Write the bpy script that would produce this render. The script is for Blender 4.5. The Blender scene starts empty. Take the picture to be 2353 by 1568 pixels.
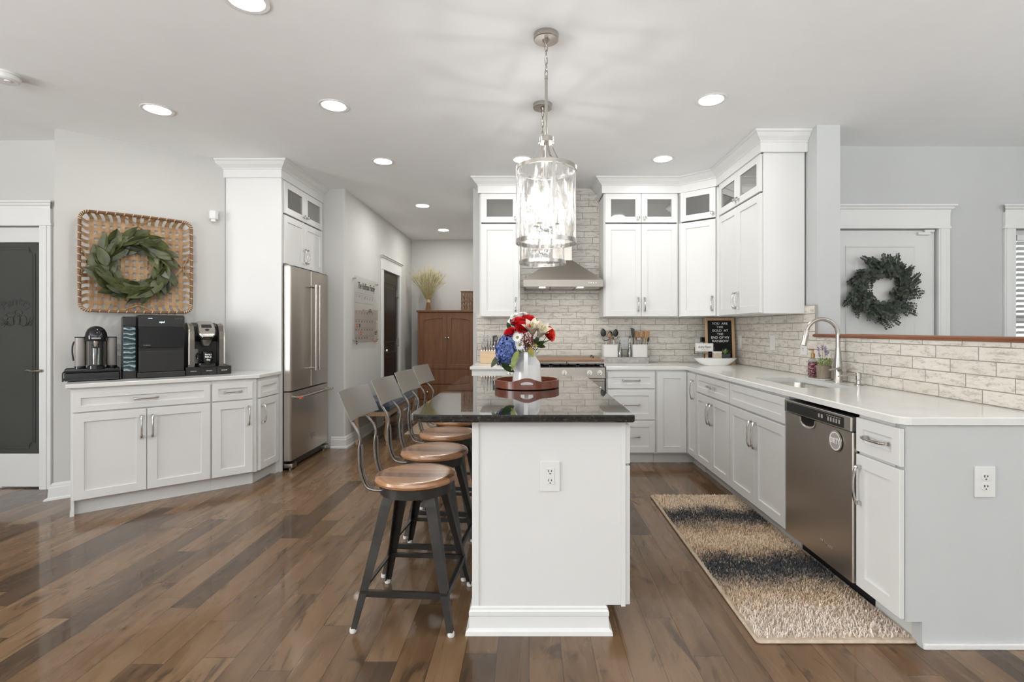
import bpy, bmesh, math, random
from mathutils import Vector, Matrix, Quaternion
R = math.radians
PI = math.pi
S = bpy.context.scene
C = S.collection

# ------------------------------------------------------------------ camera, world, exposure
EYE = 1.26          # camera height
F = 1165.0          # focal length in pixels of the 2353 px frame
cam_d = bpy.data.cameras.new('camera')
cam_d.sensor_width = 36.0
cam_d.lens = F / 2353.0 * 36.0
cam_d.shift_x = -39.5 / 2353.0
cam_d.shift_y = -27.0 / 2353.0
cam_d.clip_start = 0.05
cam = bpy.data.objects.new('camera', cam_d)
C.objects.link(cam)
cam.location = (0, 0, EYE)
cam.rotation_euler = (PI / 2, 0, 0)
S.camera = cam

S.view_settings.view_transform = 'Standard'
S.view_settings.look = 'None'
S.view_settings.gamma = 1.0
S.view_settings.exposure = 0.0
S.cycles.use_denoising = True
S.cycles.max_bounces = 8
S.cycles.diffuse_bounces = 5
S.cycles.glossy_bounces = 4
S.cycles.transmission_bounces = 4
S.cycles.transparent_max_bounces = 12
S.cycles.caustics_reflective = False
S.cycles.caustics_refractive = False
S.cycles.sample_clamp_indirect = 6.0

W = bpy.data.worlds.new('overcast_sky')
S.world = W
W.use_nodes = True
bg = W.node_tree.nodes['Background']
bg.inputs[0].default_value = (0.92, 0.96, 1.0, 1)
bg.inputs[1].default_value = 1.6

CEIL = 2.75
def area_light(name, loc, rot, sx, sy, power, col=(1, 1, 1), spread=PI):
    d = bpy.data.lights.new(name, 'AREA')
    d.shape = 'RECTANGLE'
    d.size, d.size_y = sx, sy
    d.energy = power
    d.color = col
    d.spread = spread
    o = bpy.data.objects.new(name, d)
    C.objects.link(o)
    o.location = loc
    o.rotation_euler = rot
    return o
# added area lamps in unseen window openings behind and beside the camera, as fill
REAR_Y = -3.6
UP = R(58)           # tilts the added rear and right lamps up to brighten the ceiling
for wx in (-3.4, -0.4, 2.6):
    area_light('window_fill', (wx, REAR_Y - 0.06, 1.35), (PI / 2 + UP, 0, 0), 2.2, 2.1, 172, (0.945, 0.982, 1.0), R(122))
area_light('window_fill', (5.94, 0.6, 1.4), (PI / 2 + UP, 0, PI / 2), 2.6, 2.0, 92, (0.945, 0.982, 1.0), R(130))
area_light('window_fill', (-5.94, -0.6, 1.4), (PI / 2 + R(22), 0, -PI / 2), 2.6, 2.0, 190, (0.96, 0.985, 1.0))  # added on the left to brighten the right-hand cabinet fronts
DOWNLIGHT = 108.0     # emission of each recessed lamp
BULB = 260.0          # emission of the pendant bulbs

# ------------------------------------------------------------------ materials
def lin(c):
    if isinstance(c, str):
        c = [int(c[i:i + 2], 16) / 255 for i in (0, 2, 4)]
    return tuple((x / 12.92 if x <= 0.04045 else ((x + 0.055) / 1.055) ** 2.4) for x in c)

class NT:
    """small wrapper to write node trees quickly"""
    def __init__(s, name):
        s.m = bpy.data.materials.new(name)
        s.m.use_nodes = True
        s.t = s.m.node_tree
        s.b = s.t.nodes['Principled BSDF']
        s.out = s.t.nodes['Material Output']
    def n(s, typ, **kw):
        nd = s.t.nodes.new('ShaderNode' + typ)
        ins = kw.pop('ins', {})
        for k, v in kw.items():
            setattr(nd, k, v)
        for k, v in ins.items():
            s.set(nd.inputs[k], v)
        return nd
    def set(s, sock, v):
        if isinstance(v, bpy.types.NodeSocket):
            s.t.links.new(v, sock)
        elif isinstance(v, bpy.types.Node):
            s.t.links.new(v.outputs[0], sock)
        else:
            if sock.type == 'RGBA' and len(v) == 3:
                v = (*v, 1)
            sock.default_value = v
    def p(s, **kw):
        for k, v in kw.items():
            s.set(s.b.inputs[k.replace('_', ' ')], v)
        return s
    def math(s, op, a, b=None, c=None, clamp=False):
        nd = s.n('Math', operation=op, use_clamp=clamp)
        s.set(nd.inputs[0], a)
        if b is not None: s.set(nd.inputs[1], b)
        if c is not None: s.set(nd.inputs[2], c)
        return nd.outputs[0]
    def obj(s):
        return s.n('TexCoord').outputs['Object']
    def mapping(s, scale=(1, 1, 1), rot=(0, 0, 0), vec=None):
        return s.n('Mapping', ins={'Vector': vec or s.obj(), 'Scale': scale, 'Rotation': rot}).outputs[0]
    def noise(s, scale, detail=4, rough=0.55, vec=None, dist=0.0):
        nd = s.n('TexNoise', ins={'Scale': scale, 'Detail': detail, 'Roughness': rough, 'Distortion': dist})
        s.set(nd.inputs['Vector'], vec if vec is not None else s.obj())
        return nd.outputs[0]
    def ramp(s, fac, stops, interp='LINEAR'):
        nd = s.n('ValToRGB')
        cr = nd.color_ramp
        cr.interpolation = interp
        while len(cr.elements) < len(stops):
            cr.elements.new(0.5)
        for e, (pos, col) in zip(cr.elements, stops):
            e.position = pos
            e.color = (*col, 1) if not isinstance(col, (int, float)) else (col, col, col, 1)
        s.set(nd.inputs[0], fac)
        return nd.outputs[0]
    def mix(s, fac, a, b, blend='MIX'):
        nd = s.n('Mix', data_type='RGBA', blend_type=blend)
        s.set(nd.inputs[0], fac)
        s.set(nd.inputs[6], a)
        s.set(nd.inputs[7], b)
        return nd.outputs[2]
    def bump(s, h, strength=0.2, dist=0.002):
        nd = s.n('Bump', ins={'Strength': strength, 'Distance': dist, 'Height': h})
        s.set(s.b.inputs['Normal'], nd.outputs[0])

def simple(name, col, rough=0.5, metal=0.0, var=0.06, vscale=6.0, bump=0.0, bscale=60.0, stretch=(1, 1, 1), rvar=0.0, **kw):
    """painted / plastic / metal surface with a little procedural variation"""
    t = NT(name)
    c = lin(col) if isinstance(col, str) else col
    v = t.mapping(stretch)
    nz = t.noise(vscale, 3, 0.5, v)
    lo = tuple(x * (1 - var) for x in c)
    hi = tuple(min(1, x * (1 + var)) for x in c)
    t.p(Base_Color=t.ramp(nz, [(0.3, lo), (0.7, hi)]), Metallic=metal)
    if rvar:
        t.p(Roughness=t.math('MULTIPLY_ADD', nz, rvar * 2, rough - rvar))
    else:
        t.p(Roughness=rough)
    if bump:
        t.bump(t.noise(bscale, 3, 0.6, v), bump, 0.001)
    for k, x in kw.items():
        t.p(**{k: x})
    return t.m

def emit(name, col, strength):
    t = NT(name)
    t.p(Base_Color=(0.8, 0.8, 0.8), Emission_Color=col, Emission_Strength=strength)
    return t.m

M = {}
M['wall'] = simple('warm_grey_wall_paint', (0.56, 0.553, 0.53), 0.75, var=0.01, bump=0.05, bscale=250)
M['wall_cool'] = simple('cool_grey_wall_paint', (0.53, 0.54, 0.535), 0.75, var=0.01, bump=0.05, bscale=250)
M['ceiling'] = simple('flat_ceiling_paint', (0.88, 0.89, 0.892), 0.9, var=0.01, bump=0.05, bscale=200)
M['white'] = simple('white_cabinet_paint', (0.70, 0.697, 0.682), 0.38, var=0.012, vscale=3)
M['trim'] = simple('white_trim_paint', (0.74, 0.74, 0.725), 0.4, var=0.012)
M['interior'] = simple('cabinet_interior', (0.55, 0.54, 0.50), 0.6, var=0.02)
M['matte_black'] = simple('black_plastic', (0.012, 0.012, 0.012), 0.5)  # plain black body of the dome pod machine
M['dark_kick'] = simple('black_toe_kick', (0.01, 0.01, 0.01), 0.6)
M['black_gloss'] = simple('black_gloss_plastic', (0.012, 0.012, 0.013), 0.08, var=0.1)
M['black_satin'] = simple('black_satin_plastic', (0.013, 0.012, 0.011), 0.34, var=0.1)
M['black_wire'] = simple('black_wire', (0.014, 0.014, 0.014), 0.35)
M['grey_plastic'] = simple('warm_grey_plastic', (0.20, 0.18, 0.155), 0.28, metal=0.7, var=0.05)
M['silver_plastic'] = simple('silver_plastic', (0.50, 0.47, 0.43), 0.22, metal=0.9, var=0.04)
M['tan_plastic'] = simple('translucent_grey_plastic', (0.33, 0.30, 0.28), 0.3, var=0.05)
M['chrome'] = simple('polished_nickel', (0.60, 0.585, 0.56), 0.12, metal=1.0, var=0.04, rvar=0.03)
M['nickel'] = simple('brushed_nickel', (0.50, 0.475, 0.44), 0.26, metal=1.0, var=0.05, vscale=40, stretch=(1, 1, 8))
M['white_plastic'] = simple('white_plastic', (0.72, 0.72, 0.70), 0.3, var=0.01)
M['porcelain'] = simple('white_porcelain', (0.78, 0.78, 0.76), 0.12, var=0.015)
M['ceramic'] = simple('off_white_ceramic', (0.72, 0.71, 0.68), 0.35, var=0.02)
M['slot'] = simple('outlet_slot', (0.02, 0.02, 0.02), 0.6)
M['ink'] = simple('black_ink', (0.02, 0.02, 0.02), 0.5)
M['grey_ink'] = simple('grey_ink', (0.18, 0.18, 0.17), 0.5)
M['red_ink'] = simple('red_ink', (0.62, 0.10, 0.05), 0.5)
M['white_ink'] = simple('white_ink', (0.82, 0.82, 0.80), 0.5)
M['felt'] = simple('black_felt', (0.010, 0.010, 0.011), 0.95, bump=0.3, bscale=400, stretch=(1, 1, 20))
M['green_pot'] = simple('dark_slate_pot', (0.035, 0.045, 0.05), 0.5)
M['kraft'] = simple('printed_card', (0.55, 0.47, 0.38), 0.6, var=0.15, vscale=30)

def brushed(name, col, rough, stretch, bump=0.04):
    t = NT(name)
    v = t.mapping(stretch)
    nz = t.noise(30, 4, 0.6, v)
    big = t.noise(2.0, 2, 0.5)
    c = col
    t.p(Base_Color=t.ramp(big, [(0.3, tuple(x * 0.93 for x in c)), (0.7, tuple(x * 1.05 for x in c))]), Metallic=1.0,
        Roughness=t.math('MULTIPLY_ADD', nz, 0.10, rough - 0.05))
    t.bump(nz, bump, 0.0006)
    return t.m
M['steel'] = brushed('brushed_stainless_steel', (0.58, 0.53, 0.475), 0.34, (60, 60, 1.2))
M['steel_h'] = brushed('brushed_stainless_horizontal', (0.30, 0.275, 0.245), 0.46, (1.2, 1.2, 60))
M['steel_dark'] = brushed('dark_stainless_steel', (0.33, 0.30, 0.27), 0.30, (1.2, 60, 60))
M['knife_steel'] = simple('satin_knife_steel', (0.26, 0.25, 0.235), 0.36, metal=1.0, var=0.2, vscale=60)
M['rod'] = simple('dark_steel_rod', (0.15, 0.14, 0.13), 0.32, metal=0.9, var=0.15, vscale=20)
M['gunmetal'] = brushed('gunmetal_steel', (0.30, 0.285, 0.265), 0.30, (3, 30, 3), 0.08)
M['stool_leg'] = simple('dark_bronze_steel', (0.040, 0.036, 0.032), 0.40, metal=0.6, var=0.25, vscale=12)
M['galvanized'] = simple('galvanized_metal', (0.42, 0.40, 0.38), 0.42, metal=0.8, var=0.18, vscale=25)
M['door_pewter'] = simple('aged_pewter', (0.42, 0.39, 0.34), 0.28, metal=1.0, var=0.06)

def glass(name, tint=(1, 1, 1), ior=1.45, rough=0.02, base=0.0, ripple=None):
    """thin pane: clear transmission with a fresnel reflection"""
    t = NT(name)
    tr = t.n('BsdfTransparent', ins={'Color': tint})
    gl = t.n('BsdfGlossy', ins={'Color': (0.95, 0.95, 0.95), 'Roughness': rough})
    fr = t.n('LayerWeight', ins={'Blend': 0.5})
    f0 = ((ior - 1) / (ior + 1)) ** 2
    fac = t.math('MULTIPLY_ADD', t.math('POWER', fr.outputs['Facing'], 5.0), 1 - f0 - base, f0 + base, clamp=True)
    if ripple:
        nz = t.noise(ripple, 3, 0.6, t.mapping((1, 1, 0.28)))
        bp = t.n('Bump', ins={'Strength': 0.9, 'Distance': 0.01, 'Height': nz})
        t.set(gl.inputs['Normal'], bp.outputs[0])
        t.set(fr.inputs['Normal'], bp.outputs[0])
        streak = t.ramp(nz, [(0.38, (1, 1, 1)), (0.50, (0.93, 0.93, 0.92)), (0.56, (0.58, 0.58, 0.57)), (0.63, (1, 1, 1))])
        t.set(tr.inputs['Color'], streak)
    mx = t.n('MixShader', ins={0: fac, 1: tr.outputs[0], 2: gl.outputs[0]})
    if ripple:
        tl = t.n('BsdfTranslucent', ins={'Color': (0.95, 0.95, 0.93)})
        am = t.ramp(nz, [(0.42, 0.015), (0.54, 0.05), (0.62, 0.20)])
        mx = t.n('MixShader', ins={0: am, 1: mx.outputs[0], 2: tl.outputs[0]})
    t.t.links.new(mx.outputs[0], t.out.inputs[0])
    return t.m
M['glass'] = glass('clear_glass', (0.93, 0.95, 0.93), base=0.03)
M['cab_glass'] = glass('cabinet_door_glass', (0.86, 0.86, 0.84), base=0.24, rough=0.03)
M['bottle_glass'] = glass('bottle_glass', (0.80, 0.82, 0.80), base=0.10, rough=0.05)
M['ripple_glass'] = glass('rippled_seeded_glass', base=0.05, ripple=42, rough=0.08)
M['acrylic'] = glass('clear_acrylic', (0.97, 0.965, 0.955), base=0.01, rough=0.03)
t = NT('smoked_pantry_glass')
t.p(Base_Color=t.ramp(t.noise(1.5, 2), [(0.3, (0.052, 0.055, 0.050)), (0.7, (0.064, 0.067, 0.062))]), Roughness=0.08, IOR=1.5)
M['pantry_glass'] = t.m

def wood(name, c0, c1, c2, axis='z', scale=1.0, rough=0.35, coat=0.0):
    t = NT(name)
    st = {'x': (1.2, 14, 14), 'y': (14, 1.2, 14), 'z': (14, 14, 1.2)}[axis]
    v = t.mapping(tuple(a * scale for a in st))
    g = t.noise(2.2, 6, 0.65, v, 0.6)
    f = t.noise(9, 3, 0.6, v)
    col = t.ramp(g, [(0.28, c0), (0.5, c1), (0.72, c2)])
    col = t.mix(t.math('MULTIPLY', f, 0.35), col, c0, 'MULTIPLY')
    t.p(Base_Color=col, Roughness=rough, Coat_Weight=coat, Coat_Roughness=0.15)
    t.bump(g, 0.05, 0.001)
    return t.m
M['armoire'] = wood('brown_stained_maple', (0.165, 0.064, 0.022), (0.235, 0.098, 0.036), (0.285, 0.125, 0.048), 'z', 0.7, 0.5)
M['espresso'] = wood('espresso_door_wood', (0.016, 0.011, 0.008), (0.022, 0.014, 0.010), (0.030, 0.020, 0.014), 'z', 0.6, 0.30)
M['cherry'] = wood('cherry_stained_wood', (0.13, 0.030, 0.013), (0.20, 0.050, 0.022), (0.26, 0.075, 0.033), 'x', 1.0, 0.28, 0.3)
M['ledge'] = wood('oiled_oak_ledge', (0.16, 0.050, 0.018), (0.26, 0.090, 0.032), (0.34, 0.125, 0.048), 'y', 1.0, 0.35)
M['board'] = wood('oak_board', (0.20, 0.10, 0.045), (0.30, 0.165, 0.075), (0.40, 0.23, 0.11), 'x', 0.8, 0.4)
M['pine'] = wood('light_pine', (0.48, 0.30, 0.16), (0.56, 0.37, 0.20), (0.62, 0.43, 0.25), 'z', 0.9, 0.5)
M['block'] = wood('pale_beech', (0.60, 0.43, 0.27), (0.66, 0.49, 0.32), (0.70, 0.54, 0.37), 'x', 0.8, 0.5)
M['spoon'] = wood('olive_wood', (0.36, 0.18, 0.07), (0.50, 0.28, 0.12), (0.58, 0.36, 0.18), 'z', 2.0, 0.5)
M['bench_leg'] = wood('weathered_oak', (0.24, 0.15, 0.085), (0.36, 0.24, 0.145), (0.44, 0.31, 0.2), 'z', 1.5, 0.55)
M['pot_wood'] = wood('grey_weathered_wood', (0.22, 0.17, 0.125), (0.31, 0.25, 0.19), (0.38, 0.31, 0.24), 'z', 2.5, 0.6)
M['strip'] = wood('tobacco_basket_strips', (0.30, 0.17, 0.075), (0.44, 0.28, 0.145), (0.54, 0.37, 0.21), 'z', 0.8, 0.6)
M['rim'] = wood('dark_basket_rim', (0.14, 0.068, 0.03), (0.22, 0.115, 0.052), (0.28, 0.155, 0.075), 'x', 1.0, 0.55)
M['lash'] = simple('pale_lashing', (0.60, 0.47, 0.33), 0.6, var=0.1)
M['wicker'] = simple('dark_wicker', (0.20, 0.115, 0.065), 0.6, var=0.4, vscale=30)

# stool seat: glued walnut staves
t = NT('walnut_stave_seat')
sx = t.n('SeparateXYZ', ins={0: t.obj()})
stave = t.math('FLOOR', t.math('MULTIPLY', t.math('ADD', sx.outputs[1], 0.3), 17.0))
wn = t.n('TexWhiteNoise', noise_dimensions='1D', ins={'W': stave})
g = t.noise(3, 6, 0.65, t.mapping((2.0, 18, 18)), 0.8)
col = t.ramp(t.math('ADD', t.math('MULTIPLY', wn.outputs[0], 0.55), t.math('MULTIPLY', g, 0.45)),
             [(0.15, (0.14, 0.050, 0.018)), (0.5, (0.27, 0.118, 0.046)), (0.85, (0.40, 0.205, 0.095))])
t.p(Base_Color=col, Roughness=0.24, Coat_Weight=0.35, Coat_Roughness=0.12)
M['seat'] = t.m

# plank floor, boards run away from the camera
t = NT('dark_maple_plank_floor')
sx = t.n('SeparateXYZ', ins={0: t.obj()})
u = t.math('DIVIDE', sx.outputs[0], 0.125)
iu = t.math('FLOOR', u)
wn1 = t.n('TexWhiteNoise', noise_dimensions='1D', ins={'W': iu})
vv = t.math('ADD', t.math('DIVIDE', sx.outputs[1], 1.15), t.math('MULTIPLY', wn1.outputs[0], 17.0))
iv = t.math('FLOOR', vv)
cid = t.n('CombineXYZ', ins={0: iu, 1: iv})
wn2 = t.n('TexWhiteNoise', noise_dimensions='2D', ins={'Vector': cid.outputs[0]})
off = t.n('VectorMath', operation='MULTIPLY_ADD', ins={0: wn2.outputs[1], 1: (5, 9, 3), 2: t.obj()})
grain = t.noise(1.5, 5, 0.5, t.mapping((6.5, 0.9, 1), vec=off.outputs[0]), 1.2)
blot = t.noise(2.0, 3, 0.5, t.mapping((1.6, 0.8, 1), vec=off.outputs[0]), 0.8)
fine = t.noise(30, 4, 0.6, t.mapping((5, 0.35, 1)))
knot = t.noise(3.0, 4, 0.6, t.mapping((2.2, 0.7, 1), vec=off.outputs[0]), 2.2)
tone = t.math('ADD', t.math('MULTIPLY', wn2.outputs[0], 0.24), t.math('ADD', t.math('MULTIPLY', grain, 0.46), t.math('MULTIPLY', blot, 0.42)))
col = t.ramp(tone, [(0.32, (0.056, 0.032, 0.0165)), (0.46, (0.126, 0.072, 0.036)), (0.60, (0.186, 0.110, 0.057)), (0.78, (0.232, 0.146, 0.081))])
col = t.mix(t.ramp(knot, [(0.58, 0.0), (0.68, 0.70)]), col, (0.045, 0.027, 0.016))
dk = t.ramp(wn2.outputs[0], [(0.10, 0.55), (0.16, 0.0)])
col = t.mix(dk, col, (0.050, 0.034, 0.024))
col = t.mix(t.math('MULTIPLY', fine, 0.42), col, (0.58, 0.52, 0.47), 'MULTIPLY')
fu = t.math('FRACT', u)
fv = t.math('FRACT', vv)
eu = t.math('MINIMUM', fu, t.math('SUBTRACT', 1.0, fu))
ev = t.math('MULTIPLY', t.math('MINIMUM', fv, t.math('SUBTRACT', 1.0, fv)), 9.2)
e = t.math('MINIMUM', eu, ev)
groove = t.ramp(e, [(0.0, 0.0), (0.014, 1.0)])
col = t.mix(groove, (0.018, 0.012, 0.009), col)
t.p(Base_Color=col, Roughness=t.math('MULTIPLY_ADD', grain, 0.14, 0.20), Specular_IOR_Level=0.22, Coat_Weight=0.45, Coat_Roughness=0.05)
hgt = t.math('ADD', t.math('MULTIPLY', grain, 0.25), groove)
t.bump(hgt, 0.12, 0.0012)
M['floor'] = t.m

# whitewashed brick tile, 250 x 66 mm, third bond; u runs round the corner
t = NT('whitewashed_brick_tile')
sx = t.n('SeparateXYZ', ins={0: t.obj()})
uu = t.math('SUBTRACT', sx.outputs[0], sx.outputs[1])
row = t.math('DIVIDE', t.math('SUBTRACT', sx.outputs[2], 0.916), 0.0655)
ir = t.math('FLOOR', row)
u = t.math('ADD', t.math('DIVIDE', uu, 0.248), t.math('MULTIPLY', ir, 0.36))
iu = t.math('FLOOR', u)
fu = t.math('FRACT', u)
fr_ = t.math('FRACT', row)
eu = t.math('MULTIPLY', t.math('MINIMUM', fu, t.math('SUBTRACT', 1.0, fu)), 3.8)
er = t.math('MINIMUM', fr_, t.math('SUBTRACT', 1.0, fr_))
e = t.math('MINIMUM', eu, er)
wob = t.math('MULTIPLY', t.math('SUBTRACT', t.noise(40, 3), 0.5), 0.03)
face = t.ramp(t.math('ADD', e, wob), [(0.022, 0.0), (0.050, 1.0)])
cid = t.n('CombineXYZ', ins={0: iu, 1: ir})
wn = t.n('TexWhiteNoise', noise_dimensions='2D', ins={'Vector': cid.outputs[0]})
cv = t.n('CombineXYZ', ins={0: uu, 1: 0.0, 2: sx.outputs[2]})
ov = t.n('VectorMath', operation='MULTIPLY_ADD', ins={0: wn.outputs[1], 1: (3, 3, 3), 2: cv.outputs[0]})
streak = t.noise(7, 5, 0.62, t.mapping((1.6, 1, 7), vec=ov.outputs[0]), 0.4)
crack = t.noise(38, 4, 0.65, t.mapping((0.8, 1, 1.7), vec=ov.outputs[0]), 1.5)
mixn = t.math('ADD', t.math('MULTIPLY', streak, 0.62), t.math('MULTIPLY', crack, 0.42))
col = t.ramp(mixn, [(0.42, (0.74, 0.705, 0.645)), (0.54, (0.68, 0.64, 0.575)), (0.60, (0.52, 0.475, 0.41)), (0.70, (0.38, 0.335, 0.28))])
col = t.mix(t.math('MULTIPLY', wn.outputs[0], 0.28), col, (0.50, 0.46, 0.40))
col = t.mix(face, (0.27, 0.24, 0.205), col)
t.p(Base_Color=col, Roughness=t.math('MULTIPLY_ADD', mixn, 0.5, 0.12))
t.bump(t.math('ADD', face, t.math('MULTIPLY', mixn, -0.25)), 0.35, 0.003)
M['tile'] = t.m

# black granite
t = NT('black_speckled_granite')
n1 = t.noise(85, 5, 0.7)
n2 = t.noise(22, 4, 0.6)
col = t.ramp(n1, [(0.46, (0.006, 0.006, 0.006)), (0.60, (0.022, 0.022, 0.021)), (0.74, (0.13, 0.13, 0.125))])
col = t.mix(t.ramp(n2, [(0.45, 0.0), (0.7, 0.55)]), col, (0.012, 0.012, 0.012))
t.p(Base_Color=col, Roughness=0.06, IOR=1.25, Coat_Weight=1.0, Coat_Roughness=0.02)
M['granite'] = t.m
# white quartz
t = NT('white_quartz')
n1 = t.noise(120, 4, 0.7)
n2 = t.noise(3, 5, 0.6, dist=1.0)
col = t.ramp(n2, [(0.35, (0.70, 0.69, 0.665)), (0.65, (0.74, 0.735, 0.71))])
col = t.mix(t.ramp(n1, [(0.6, 0.0), (0.8, 0.25)]), col, (0.55, 0.54, 0.52))
t.p(Base_Color=col, Roughness=0.14)
M['quartz'] = t.m

# foliage / flowers
def leafy(name, c0, c1, scale=9, rough=0.4):
    t = NT(name)
    nz = t.noise(scale, 4, 0.6)
    t.p(Base_Color=t.ramp(nz, [(0.32, c0), (0.68, c1)]), Roughness=rough)
    return t.m
M['magnolia'] = leafy('magnolia_leaves', (0.022, 0.032, 0.010), (0.115, 0.125, 0.042), 9, 0.38)
M['eucalyptus'] = leafy('eucalyptus_leaves', (0.020, 0.026, 0.020), (0.085, 0.102, 0.078), 14, 0.55)
M['leaf_dark'] = leafy('dark_green_leaf', (0.014, 0.032, 0.008), (0.035, 0.070, 0.018), 20, 0.35)
M['leaf_olive'] = leafy('olive_green_leaf', (0.12, 0.17, 0.035), (0.24, 0.28, 0.075), 20, 0.4)
M['leaf_yellow'] = leafy('yellowing_leaf', (0.20, 0.20, 0.02), (0.42, 0.34, 0.04), 30, 0.4)
M['stem'] = leafy('green_stem', (0.04, 0.08, 0.015), (0.09, 0.14, 0.03), 20)
M['rose'] = leafy('red_rose_petal', (0.46, 0.006, 0.012), (0.70, 0.022, 0.030), 30, 0.45)
M['rose_coral'] = leafy('coral_red_petal', (0.60, 0.020, 0.014), (0.85, 0.075, 0.045), 30, 0.45)
M['lily'] = leafy('cream_lily_petal', (0.70, 0.62, 0.46), (0.80, 0.74, 0.60), 20, 0.5)
M['daisy'] = leafy('white_daisy_petal', (0.74, 0.75, 0.76), (0.84, 0.84, 0.84), 20, 0.5)
M['pollen'] = leafy('olive_yellow_disc', (0.20, 0.19, 0.02), (0.34, 0.30, 0.04), 60, 0.7)
M['hydrangea'] = leafy('blue_hydrangea_petal', (0.016, 0.036, 0.20), (0.19, 0.27, 0.60), 60, 0.5)
M['burgundy'] = leafy('burgundy_berry', (0.13, 0.008, 0.018), (0.30, 0.02, 0.04), 60, 0.5)
M['lavender'] = leafy('lavender_bloom', (0.20, 0.16, 0.34), (0.36, 0.30, 0.50), 60, 0.6)
M['herb'] = leafy('pale_green_herb', (0.20, 0.24, 0.09), (0.42, 0.46, 0.22), 60, 0.6)
M['succulent'] = leafy('succulent_leaf', (0.09, 0.20, 0.05), (0.30, 0.40, 0.14), 40, 0.4)
M['wheat'] = leafy('dried_wheat', (0.30, 0.26, 0.11), (0.56, 0.50, 0.28), 25, 0.7)
M['wheat_stem'] = leafy('bound_wheat_stem', (0.14, 0.075, 0.03), (0.34, 0.20, 0.09), 60, 0.7)
M['raffia'] = simple('raffia_band', (0.52, 0.40, 0.25), 0.7, var=0.15, vscale=40)
M['navy'] = simple('navy_velvet', (0.008, 0.017, 0.030), 0.85, var=0.2, bump=0.2, bscale=300, Sheen_Weight=0.25)
M['hall_rug'] = simple('beige_hall_rug', (0.44, 0.34, 0.24), 0.95, var=0.2, vscale=25, bump=0.8, bscale=150)

# shag pile: bands along the runner, tuft by tuft mixing
t = NT('shag_pile')
sx = t.n('SeparateXYZ', ins={0: t.obj()})
yn = t.math('DIVIDE', sx.outputs[1], 1.78)
wv = t.math('MULTIPLY', t.math('SUBTRACT', t.noise(5, 4, 0.7, t.mapping((1, 1, 0.001))), 0.5), 0.20)
tf = t.math('MULTIPLY', t.math('SUBTRACT', t.noise(110, 2, 0.8, t.mapping((1, 1, 0.001))), 0.5), 0.34)
fac = t.math('ADD', yn, t.math('ADD', wv, tf))
cream, tan, dark, mid = (0.62, 0.52, 0.42), (0.66, 0.49, 0.33), (0.050, 0.054, 0.062), (0.36, 0.29, 0.23)
col = t.ramp(fac, [(0.0, (0.80, 0.71, 0.63)), (0.12, (0.74, 0.63, 0.53)), (0.20, tan), (0.26, mid), (0.31, dark), (0.40, dark), (0.46, tan), (0.54, (0.82, 0.68, 0.52)),
                   (0.62, tan), (0.68, mid), (0.73, dark), (0.80, dark), (0.86, (0.82, 0.68, 0.52)), (1.0, (0.76, 0.62, 0.47))])
t.p(Base_Color=col, Roughness=0.9)
M['pile'] = t.m
M['binding'] = simple('rug_binding', (0.52, 0.42, 0.32), 0.9, var=0.15, vscale=40, bump=0.6, bscale=300)

# water tank of the ice maker: rippled teal reflections painted into its colour
t = NT('water_tank_painted_reflections')
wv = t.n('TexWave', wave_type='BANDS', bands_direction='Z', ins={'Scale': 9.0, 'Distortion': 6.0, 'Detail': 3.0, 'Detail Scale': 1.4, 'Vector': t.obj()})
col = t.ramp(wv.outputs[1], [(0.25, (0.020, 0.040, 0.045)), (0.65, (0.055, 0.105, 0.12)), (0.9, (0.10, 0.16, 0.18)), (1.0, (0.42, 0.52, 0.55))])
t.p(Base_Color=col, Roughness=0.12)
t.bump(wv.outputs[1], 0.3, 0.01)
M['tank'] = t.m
# soap label
t = NT('burgundy_floral_label')
nz = t.noise(55, 3, 0.5, dist=2.5)
t.p(Base_Color=t.ramp(nz, [(0.42, (0.07, 0.012, 0.022)), (0.52, (0.16, 0.03, 0.05)), (0.60, (0.55, 0.34, 0.36))]), Roughness=0.4)
M['label'] = t.m
M['amber'] = simple('amber_soap', (0.30, 0.10, 0.05), 0.2)
M['pump'] = simple('copper_pump', (0.42, 0.22, 0.10), 0.35, metal=0.4)
M['downlight'] = emit('recessed_lamp_lens', (1.0, 0.99, 0.972), DOWNLIGHT)
M['downlight_hall'] = emit('hall_recessed_lamp_lens', (1.0, 0.985, 0.95), DOWNLIGHT * 1.9)
M['bulb'] = emit('candle_bulb', (1.0, 0.98, 0.95), BULB)
M['hood_led'] = emit('hood_lamp', (1.0, 0.95, 0.85), 40)
M['led_blue'] = emit('display_led', (0.55, 0.78, 1.0), 1.3)
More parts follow.
